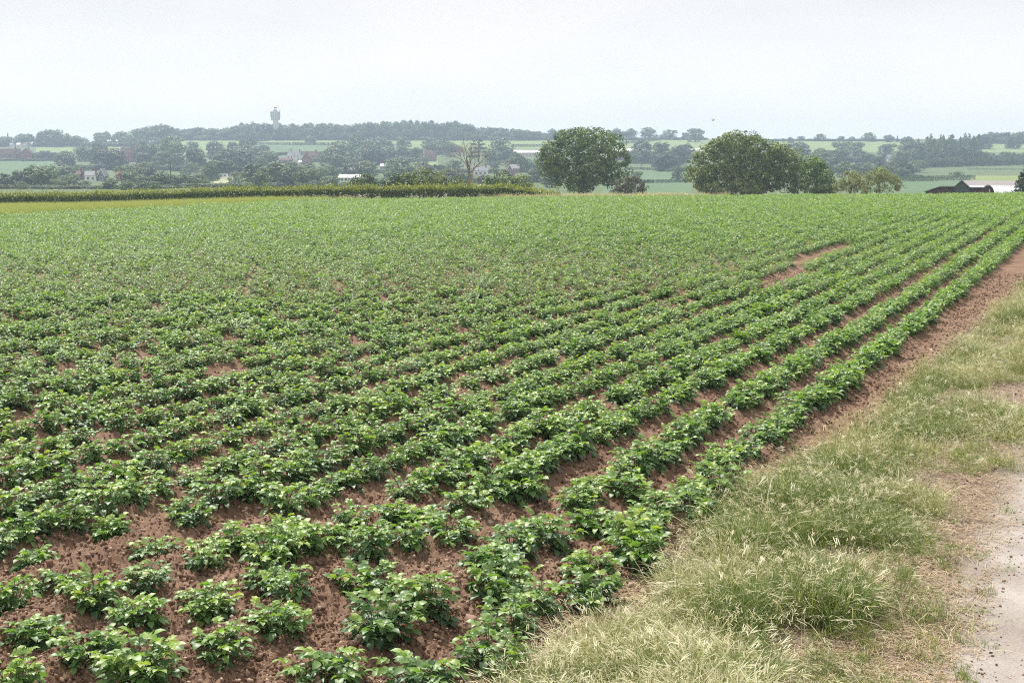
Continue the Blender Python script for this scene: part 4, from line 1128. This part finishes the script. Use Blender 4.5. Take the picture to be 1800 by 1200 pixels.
near_tree('green_tree', 'dark green tree pressed against the right side of the oak', 1438, 345, 200,
          [(1432, 300, 18, 20, 0), (1440, 318, 24, 22, -1), (1425, 325, 17, 20, 0), (1455, 328, 14, 16, 0), (1418, 290, 10, 13, -3)], 'bright', 210, 34, .32, .7, 75, .25, .5)
near_tree('sallow_bush', 'pale feathery sallow bush, taller one with visible stem, right of the oak', 1547, 345, 180,
          [(1545, 310, 22, 17, 0), (1560, 322, 22, 18, 0), (1532, 325, 20, 16, 0), (1550, 300, 13, 8, 0), (1575, 330, 12, 12, 0)], 'willow', 190, 26, .22, .6, 77, .16, .55, .35, sky_gap=.32)
near_tree('sallow_bush', 'pale feathery sallow bush beside the dark green tree, shorter one', 1497, 345, 182,
          [(1497, 318, 20, 15, 0), (1482, 328, 14, 14, 0), (1512, 328, 18, 14, 0), (1500, 306, 10, 6, 0)], 'willow', 150, 26, .22, .6, 79, .14, .55, .35, sky_gap=.30)
near_tree('thorn_bush', 'greyish green thorn bush at the right foot of the chestnut', 1110, 345, 190,
          [(1108, 328, 26, 16, 0), (1092, 336, 16, 10, 0), (1125, 334, 14, 12, 0), (1112, 316, 12, 7, 0)], 'purple', 150, 28, .24, .5, 81, .14, .5, .3)
for i, (px, top, base, wd, mt, lab) in enumerate([
        (638, 306, 333, 52, 'tree', 'low dark bush behind the hedge, leftmost of the bushes there'), (692, 307, 333, 44, 'tree', 'low green bush between two taller bushes behind the hedge'),
        (718, 303, 333, 36, 'oak', 'upright bush just left of the tallest bush behind the hedge'), (746, 293, 333, 52, 'oak', 'tallest dense green bush behind the hedge left of the bare tree'),
        (771, 301, 333, 34, 'oak', 'brownish green bush right of the tallest bush behind the hedge'), (803, 311, 333, 38, 'tree', 'loose bush at the foot of the bare tree'),
        (879, 296, 334, 60, 'chestnut', 'dense dark bush behind the hedge right of the bare tree'), (915, 307, 336, 44, 'oak', 'brownish bush behind the hedge left of the chestnut')]):
    hw = wd / 2; hh = (base - top)
    near_tree('bush', lab, px, 345, 178 + 3 * i, [(px, base - hh * .42, hw * .8, hh * .56, 0), (px - hw * .45, base - hh * .22, hw * .55, hh * .42, 0), (px + hw * .45, base - hh * .22, hw * .55, hh * .42, 0), (px + hw * .1, base, hw * .8, hh * .4, 0)],
              mt, 110, 28, .27, .55, 90 + i, .14, .5, .25, cat='bush')
# dark conifer at the right edge
rc = empty('conifer', (x_of(1804, 175), 175, gz(x_of(1804, 175), 175)))
k_ = 175 / F; zb = rc.location.z
zt = EYE + (291 - 294) * k_ - zb
cl_ = [(0, 0, zt * f, r, r, .42) for f, r in ((.16, 2.1), (.28, 1.9), (.40, 1.65), (.52, 1.4), (.63, 1.15), (.74, .85), (.84, .58), (.93, .3), (.98, .14))]
link('crown', crown_cards(cl_, 260, 26, .26, .34, 97, inner=.25, zmin=-.95).mesh('crown', M['darktree']), rc)
link('trunk', limbs(.16, zt * .95, [], 98).mesh('trunk', M['bark']), rc)
tag(rc, 'dark drooping conifer cut by the right edge beside the white fleece', 'tree')
# bare tree
def bare_tree():
    d = 190.0; k = d / F; x0 = x_of(824, d); z0 = gz(x0, d); g = np.random.default_rng(33)
    r = empty('bare_tree', (x0, d, z0)); tq, bq = Quads(), Quads()
    H = EYE + (291 - 248) * k - z0
    def grow(p, dr, ln, rad, dep, q):
        n = 5; pts = [p]; dd = dr.copy()
        for i in range(n):
            dd = dd + g.normal(0, .16, 3) + np.array([0, 0, .05]); dd /= np.linalg.norm(dd); pts.append(pts[-1] + dd * ln / n)
        V, Fq = tube_arr(pts, np.linspace(rad, rad * .55, n + 1), 5 if dep else 7); q.add(V, Fq, .5)
        if dep >= 5: return
        for j in range(3):
            e = dd + g.normal(0, .55, 3) * np.array([1, .8, .5]); e /= np.linalg.norm(e)
            grow(pts[-1] if j == 0 else pts[int(g.integers(1, n))], e, ln * g.uniform(.62, .85), rad * g.uniform(.45, .6), dep + 1, bq)
    zf = EYE + (291 - 306) * k - z0
    V, Fq = tube_arr([(0, 0, -.3), (.1, 0, zf * .5), (.05, 0, zf)], [.22, .19, .16], 8); tq.add(V, Fq, .5)
    for a, l in (((-.35, 0, 1.0), 2.5), ((.55, .1, .85), 2.3), ((.05, -.2, 1.0), 2.6)):
        v = np.array(a, float); grow(np.array([.05, 0, zf]), v / np.linalg.norm(v), l, .115, 1, bq)
    # the second leaning stem on the left
    grow(np.array([-.3, .2, .6]), np.array([-.62, 0, .78]), 3.0, .13, 1, bq)
    link('trunk', tq.mesh('trunk', M['bare']), r); link('branches', bq.mesh('branches', M['bare']), r)
    tag(r, 'bare brown branching tree without leaves behind the hedge', 'tree')
bare_tree()

# ------------------------------------------------------------------ buildings of the far village
def house(name, label, px, base_py, wpx, wall_h, roof_h, wall, roof, gable=False, depth=7.0, rz=0.0, windows=2, chimney=True, dscale=1.0, floors=2, cat='house', trim=None):
    d = depth_at(px, base_py) * dscale; x = x_of(px, d); W = wpx * d / F
    r = empty(name, (x, d, gz(x, d) - .15), rz)
    Dp = depth
    if gable:
        mb = MB(); mb.prism([(-W / 2, 0), (W / 2, 0), (W / 2, wall_h), (0, wall_h + roof_h), (-W / 2, wall_h)], -Dp / 2, Dp / 2); mb.build('wall', M[wall], r)
        rf = MB(); o_ = .35; t_ = .18
        for s in (-1, 1):
            rf.prism([(0, wall_h + roof_h + .02), (s * (W / 2 + o_), wall_h - roof_h * o_ / (W / 2) + .02), (s * (W / 2 + o_), wall_h - roof_h * o_ / (W / 2) + t_), (0, wall_h + roof_h + t_)], -Dp / 2 - .3, Dp / 2 + .3)
        ro = rf.build('roof', M[roof], r)
        if trim:
            tb = MB()
            for s in (-1, 1):
                tb.prism([(0, wall_h + roof_h - .3), (s * (W / 2 + o_), wall_h - roof_h * o_ / (W / 2) - .3), (s * (W / 2 + o_), wall_h - roof_h * o_ / (W / 2) + .22), (0, wall_h + roof_h + .22)], -Dp / 2 - .42, -Dp / 2 - .303)
            tb.build('bargeboard', M[trim], ro)
    else:
        MB().box(-W / 2, W / 2, -Dp / 2, Dp / 2, 0, wall_h).build('wall', M[wall], r)
        rf = MB(); vs = [(-W / 2 - .3, -Dp / 2 - .35, wall_h + .01), (W / 2 + .3, -Dp / 2 - .35, wall_h + .01), (W / 2 + .3, Dp / 2 + .35, wall_h + .01), (-W / 2 - .3, Dp / 2 + .35, wall_h + .01), (-W / 2 - .3, 0, wall_h + roof_h), (W / 2 + .3, 0, wall_h + roof_h)]
        rf.add(vs, [(0, 3, 2, 1), (0, 1, 5, 4), (2, 3, 4, 5), (1, 2, 5), (3, 0, 4)])
        ro = rf.build('roof', M[roof], r)
    if chimney:
        cx = W * .32 if not gable else 0; cyy = 0 if not gable else Dp * .3
        MB().box(cx - .45, cx + .45, cyy - .35, cyy + .35, wall_h + roof_h * .55, wall_h + roof_h + 1.1).build('chimney', M['brick'], ro)
    for fl in range(floors):
        zc = wall_h * (fl + .5) / floors
        for i in range(windows):
            xw = (i + .5) / windows * W * .86 - W * .43
            wf = MB().box(xw - .62, xw + .62, -Dp / 2 - .06, -Dp / 2 + .05, zc - .68, zc + .68).build('window', M['white'], r)
            MB().box(xw - .50, xw + .50, -Dp / 2 - .085, -Dp / 2 - .063, zc - .55, zc + .55).build('pane', M['glass'], wf)
    tag(r, label, cat)
    return r
house('terrace', 'long dark red brick terrace at the left edge of the valley', 16, 281.5, 42, 4.6, 4.6, 'brickd', 'tile', windows=6)
house('brick_house', 'gabled brick house at the right end of the brick terrace', 50, 282, 20, 5.2, 4.5, 'brick', 'tile', gable=True, windows=2)
for i, (px, b, w_) in enumerate([(24, 259.5, 5), (36, 259.5, 6), (47, 258.5, 8), (57, 257.5, 8), (66, 256, 9)]):
    house('cottage', ['small white cottage, leftmost in the row on the left ridge', 'small white cottage, second from the left in the row on the ridge', 'small white cottage in the middle of the row on the ridge', 'small white cottage, second from the right in the ridge row', 'larger white cottage at the right end of the ridge row'][i], px, b, w_, 3.0, 2.0, 'render', 'render' if i % 2 else 'slate', windows=2, chimney=False, floors=1)
house('cottage', 'pale cottage between trees on the ridge, right of the white row', 114, 256, 8, 3.0, 2.2, 'cream', 'slate', windows=2, floors=1, chimney=False)
house('cottage', 'pale low bungalow further right along the ridge trees', 126, 255.5, 10, 2.6, 2.2, 'cream', 'render', windows=2, floors=1, chimney=False)
house('glasshouse', 'pale glasshouse roof on the ridge above the red brick farmhouse', 199, 252.5, 24, 2.4, 2.2, 'polytunnel', 'polytunnel', windows=6, floors=1, chimney=False, cat='glasshouse')
house('shed', 'thin pale shed roof on the ridge near the wood', 275, 252.5, 18, 2.0, 1.4, 'polytunnel', 'render', windows=3, floors=1, chimney=False, cat='shed')
house('farmhouse', 'large red brick farmhouse half hidden by dark trees', 226, 285, 22, 6.8, 4.2, 'brick', 'tile', windows=3)
house('brick_house', 'red brick gable standing right of the large farmhouse', 240, 279, 11, 7.2, 3.6, 'brick', 'redtile', gable=True, windows=1)
house('cottage', 'white house with dark windows and grey roof low in the valley', 162, 318, 20, 2.7, 2.1, 'render', 'slate', windows=2, floors=1, depth=6)
house('cottage', 'dark house whose gable is edged with white bargeboards', 181, 318, 11, 2.8, 3.0, 'slate', 'slate', gable=True, windows=1, floors=1, chimney=False, trim='white', depth=6)
house('cottage', 'brick cottage just left of the white house with dark windows', 139, 316, 11, 2.6, 2.0, 'brickd', 'tile', windows=2, floors=1)
house('cottage', 'small red brick cottage among bushes right of the white house', 211, 318, 8, 3.0, 1.6, 'brick', 'redtile', windows=1, floors=1)
house('shed', 'small pinkish brick shed among the trees at far left', 96, 313.5, 5, 2.6, 1.2, 'brick', 'redtile', windows=1, floors=1, chimney=False, cat='shed')
house('farmhouse', 'white gabled farmhouse in front of the pasture under the ridge', 512, 284, 13, 4.6, 4.2, 'render', 'slate', gable=True, windows=2, depth=9)
house('farmhouse', 'grey roofed wing behind the white gabled farmhouse', 523, 283.5, 13, 4.2, 3.4, 'render', 'slate', windows=2, depth=7, dscale=1.012)
house('shed', 'low dark shed left of the white gabled farmhouse', 503, 287, 22, 2.4, 1.6, 'brickd', 'tile', windows=2, floors=1, chimney=False, cat='shed')
house('cottage', 'brick cottage with a front gable right of the white farmhouse', 541, 290, 17, 4.4, 4.0, 'brick', 'tile', gable=True, windows=2)
house('shed', 'white lean-to shed left of the brick gabled cottage', 531, 289, 10, 2.0, .8, 'render', 'polytunnel', windows=1, floors=1, chimney=False, dscale=.995, cat='shed')
house('barn', 'low brown roofed barn behind the brick gabled cottage', 548, 281, 26, 3.2, 3.4, 'brickd', 'tile', windows=3, floors=1, cat='barn')
house('polytunnel', 'long white polytunnel roof in the valley, brightest of the white roofs', 616, 317.5, 36, 1.6, 1.5, 'polytunnel', 'polytunnel', windows=5, floors=1, chimney=False, depth=9, cat='polytunnel')
house('polytunnel', 'pale green grey tunnel behind the brightest white roof', 611, 304.5, 24, 1.6, 1.6, 'concrete', 'polytunnel', windows=3, floors=1, chimney=False, depth=9, cat='polytunnel')
house('shed', 'small pale roofed shed between round trees in mid valley', 674, 297, 9, 1.8, 1.6, 'slate', 'polytunnel', windows=1, floors=1, chimney=False, cat='shed')
house('brick_house', 'pinkish brick house with brown roof in mid valley', 757, 283.5, 20, 5.0, 3.6, 'brick', 'tile', windows=3)
house('brick_house', 'house under a broad red tiled roof beside the bare tree', 796, 275, 34, 3.4, 4.6, 'cream', 'redtile', windows=4, floors=1)
house('house', 'pale walled house with grey slate roof behind the bare tree', 845, 309, 26, 3.0, 2.6, 'render', 'slate', windows=3, floors=1)
house('brick_house', 'brick house with slate roof and white windows left of the chestnut', 905, 308, 14, 3.8, 2.4, 'brick', 'slate', windows=2)
house('brick_house', 'brick gable adjoining the slate roofed house left of the chestnut', 896, 308.5, 10, 3.6, 2.8, 'brick', 'slate', gable=True, windows=1, dscale=.99, trim='white')
house('farm_shed', 'long pale farm shed with white roof behind the chestnut, left side', 926, 274.5, 64, 3.0, 2.2, 'cream', 'polytunnel', windows=9, floors=1, chimney=False, depth=12, cat='farm shed')
house('barn', 'white roofed dark walled barn right of the chestnut crown', 1099, 281, 36, 5.6, 3.2, 'brickd', 'polytunnel', windows=5, floors=1, chimney=False, depth=14, cat='barn')
house('farm_shed', 'pale farm shed behind the left shoulder of the oak', 1212, 271, 40, 2.8, 2.2, 'render', 'polytunnel', windows=6, floors=1, chimney=False, depth=12, cat='farm shed')
house('cottage', 'white cottage peeping over the sallow bushes', 1533, 303, 9, 3.0, 2.2, 'render', 'render', windows=1, floors=1, chimney=False)
house('cottage', 'cream cottage among trees left of the tall thin wood', 1564, 285, 12, 3.2, 2.6, 'cream', 'slate', windows=2, floors=1)
house('shed', 'tiny white shed at the foot of the tall thin wood', 1617, 294, 5, 2.4, 1.0, 'render', 'render', windows=1, floors=1, chimney=False, cat='shed')
# caravan
d = depth_at(392, 315); x = x_of(392, d); k_ = d / F
cv = empty('caravan', (x, d, gz(x, d)))
MB().prism([(-2.2, .6), (2.2, .6), (2.35, 1.6), (2.0, 2.6), (-2.0, 2.6), (-2.35, 1.6)], -1.1, 1.1).build('body', M['white'], cv)
MB().box(-1.3, -.2, -1.13, -1.103, 1.4, 2.1).build('window', M['glass'], cv); MB().box(.5, 1.5, -1.13, -1.103, 1.4, 2.1).build('window', M['glass'], cv)
for sx in (-.5, .5):
    wb = MB(); wb.tube([(sx, -1.12, .33), (sx, -.9, .33)], [.33, .33], 12); wb.build('wheel', M['blackroof'], cv)
tag(cv, 'white caravan above the pale lawn among the trees', 'caravan')

# ------------------------------------------------------------------ water tower on the ridge
def water_tower():
    px, d = 486.5, 1392.0; k = d / F; x = x_of(px, d); z0 = gz(x, d)
    def Z(py): return EYE + (291 - py) * k - z0
    r = empty('water_tower', (x, d, z0))
    R_ = 8.0 * k
    MB().lathe([(R_ * .62, -1), (R_ * .58, Z(217)), (R_ * .60, Z(214))], 24).build('shaft', M['concrete'], r, True)
    mb = MB(); mb.lathe([(R_ * .58, Z(214)), (R_ * .70, Z(212)), (R_ * .92, Z(209)), (R_ * 1.0, Z(207.5)), (R_, Z(201)), (R_, Z(200.3))], 24)
    tk = mb.build('tank', M['concrete'], r)
    MB().lathe([(R_ * 1.05, Z(200.2)), (R_ * 1.05, Z(199)), (R_ * .95, Z(198.9)), (R_ * .3, Z(198.2))], 24).build('rim', M['concrete_dark'], tk)
    for i in range(12):
        a = 2 * math.pi * (i + .5) / 12
        o = MB().box(-.55, .55, -.25, .25, 0, Z(200.3) - Z(208.4)).build('rib', M['concrete_dark'], tk)
        o.location = (math.cos(a) * (R_ * .995), math.sin(a) * (R_ * .995), Z(208.4)); o.rotation_euler = (0, 0, a + math.pi / 2)
    for i in range(12):
        a = 2 * math.pi * i / 12
        b = MB(); b.box(-.3, .3, -.3, .3, Z(213.8), Z(208.2)); o = b.build('column', M['concrete'], r); o.location = (math.cos(a) * R_ * .93, math.sin(a) * R_ * .93, 0); o.rotation_euler = (0, 0, a)
    MB().lathe([(R_ * .42, Z(198.6)), (R_ * .42, Z(196.8)), (R_ * .30, Z(195.6)), (R_ * .05, Z(195.0))], 16).build('cupola', M['concrete_dark'], r)
    for dx, top, w_ in ((-.6, 190.2, .22), (.8, 191.5, .16), (1.6, 190.5, .14), (5.0, 195.5, .14), (-4.5, 197, .12)):
        a = MB(); zb = Z(198.8) if abs(dx) > 3 else Z(195.3)
        a.tube([(dx, 0, zb), (dx * 1.15, 0, Z(top))], [w_, w_ * .7], 6)
        if abs(dx) < 1: a.box(dx - .9, dx + .9, -.3, .3, Z(192.8), Z(191.4))
        elif dx > 3: a.box(dx - .45, dx + .45, -.3, .3, Z(197.6), Z(196.4))
        a.build('antenna', M['metal'], r)
    tag(r, 'grey concrete water tower with antennas rising above the ridge wood', 'water tower')
water_tower()

# ------------------------------------------------------------------ telegraph poles
def pole(px, base_py, top_py, lab, arms=True):
    d = depth_at(px, base_py); x = x_of(px, d); z = gz(x, d); H = EYE + (291 - top_py) * d / F - z
    r = empty('telegraph_pole', (x, d, z))
    MB().tube([(0, 0, -.5), (0, 0, H)], [.19, .14], 8).build('post', M['pole'], r)
    if arms: MB().box(-.8, .8, -.06, .06, H - .75, H - .6).build('crossarm', M['pole'], r)
    tag(r, lab, 'pole')
pole(299.5, 331, 284, 'brown telegraph pole rising above the hedge by the valley trees')
pole(1127, 297.5, 289, 'short pole with crossarm standing in the pasture right of the chestnut')
pole(555, 279, 263, 'thin pole beside the brown roofed barn', False)

# ------------------------------------------------------------------ green barn at the field crest on the right
def green_barn():
    d = 185.0; k = d / F; px0 = 1692.0; x0 = x_of(px0, d); z0 = gz(x0, d)
    r = empty('barn', (x0, d, z0), -.345)
    X = lambda px: (px - px0) * k * .945
    Z = lambda py: EYE + (291 - py) * k - z0
    zb = 0.0
    MB().prism([(X(1679.5), zb), (X(1705), zb), (X(1705), Z(329.5)), (X(1691), Z(317.8)), (X(1679.5), Z(328.5))], 0, 9).build('gable_wall', M['cladding'], r)
    rf = MB(); rf.prism([(X(1691), Z(316.2)), (X(1706.6), Z(329.4)), (X(1706.6), Z(330.6)), (X(1691), Z(317.6))], -.3, 9.3)
    rf.prism([(X(1691), Z(316.2)), (X(1678), Z(328.4)), (X(1678), Z(329.6)), (X(1691), Z(317.6))], -.3, 9.3); rf.build('roof', M['cladding'], r)
    # low range running off to the left
    ln = MB().prism([(X(1629), zb), (X(1679.3), zb), (X(1679.3), Z(329.4)), (X(1653), Z(329.8)), (X(1629), Z(337.2))], .6, 7).build('side_range', M['boards'], r)
    rr = MB(); rr.prism([(X(1626.4), Z(338.2)), (X(1652.6), Z(329.6)), (X(1652.6), Z(327.8)), (X(1626.4), Z(336.6))], .2, 7.3)
    rr.prism([(X(1652.7), Z(329.4)), (X(1679.3), Z(329.0)), (X(1679.3), Z(327.6)), (X(1652.7), Z(327.8))], .2, 7.3); rr.build('roof', M['blackroof'], ln)
    for i in range(9):
        pxa = 1640 + i * 4.3
        top = float(np.interp(pxa, [1629, 1653, 1679], [337.6, 330.4, 330]))
        MB().box(X(pxa) - .03, X(pxa) + .03, .54, .597, zb, Z(top)).build('board', M['pole'], ln)
    rb = MB().box(X(1705.3), X(1733), 1.0, 7, zb, Z(330.2)).build('side_range', M['rust'], r)
    MB().box(X(1705.2), X(1734), .6, 7.3, Z(330.1), Z(329.2)).build('roof', M['blackroof'], rb)
    pr = []
    for i in range(15):
        a = math.pi * i / 14; pr.append((X(1738.5) - math.cos(a) * 9.2 * k, Z(343) + math.sin(a) * 16.6 * k * 1.0))
    pr = [(pr[0][0], zb)] + pr + [(pr[-1][0], zb)]
    ar = MB().prism(pr, .3, 8).build('arched_shed', M['rust'], r)
    MB().prism([(p[0], p[1]) for p in pr[1:-1]] + [(X(1738.5) - math.cos(math.pi * i / 14) * 10.4 * k, Z(343) + math.sin(math.pi * i / 14) * 17.8 * k) for i in range(14, -1, -1)], .0, 8.2).build('roof', M['blackroof'], ar)
    MB().box(X(1739.5), X(1741.3), .17, .29, zb, Z(331.5)).build('post', M['concrete'], ar)
    tag(r, 'dark green gabled barn with low ranges and an arched shed beyond the crest', 'barn')
green_barn()

# ------------------------------------------------------------------ bird over the oak
def bird():
    d = 150.0; x = x_of(1252, d); z = EYE + (291 - 214) * d / F
    q = Quads()
    V, Fq = tube_arr([(-.16, 0, 0), (-.10, 0, .01), (0, 0, .02), (.09, 0, .03), (.14, 0, .03)], [.012, .045, .06, .038, .008], 8); q.add(V, Fq)
    for s in (-1, 1):
        pts = [(.05, 0, .04), (.03, s * .16, .14), (-.04, s * .34, .17)]; ch = [.12, .10, .02]
        V = []
        for p, c in zip(pts, ch): V += [(p[0] + c / 2, p[1], p[2] + .008), (p[0] - c / 2, p[1], p[2] + .008), (p[0] - c / 2, p[1], p[2] - .008), (p[0] + c / 2, p[1], p[2] - .008)]
        q.add(V, [(4 * a + i, 4 * a + (i + 1) % 4, 4 * a + 4 + (i + 1) % 4, 4 * a + 4 + i) for a in range(2) for i in range(4)])
    q.add([(-.15, .03, 0), (-.15, -.03, 0), (-.27, -.05, 0), (-.27, .05, 0)], [(0, 1, 2, 3)])
    o = link('bird', q.mesh('bird', M['bird'])); o.location = (x, d, z); o.rotation_euler = (.3, -.1, .7)
    tag(o, 'small dark bird flying in the sky above the oak', 'bird')
bird()
#>>BG
# ------------------------------------------------------------------ haze (fills the air round everything)
def haze():
    mb = MB().box(-3400, 3400, -60, 3200, -12, 95)
    m, t, new, lk = newmat('haze')
    o = new('ShaderNodeOutputMaterial'); v = new('ShaderNodeVolumePrincipled')
    v.inputs['Color'].default_value = (.64, .82, 1.0, 1); v.inputs['Density'].default_value = HAZE_DENSITY
    v.inputs['Anisotropy'].default_value = .2
    lk(v.outputs[0], o.inputs['Volume'])
    ob = mb.build('haze', m); ob['kind'] = 'stuff'
    ob['label'] = 'pale blue haze over the valley'
haze()
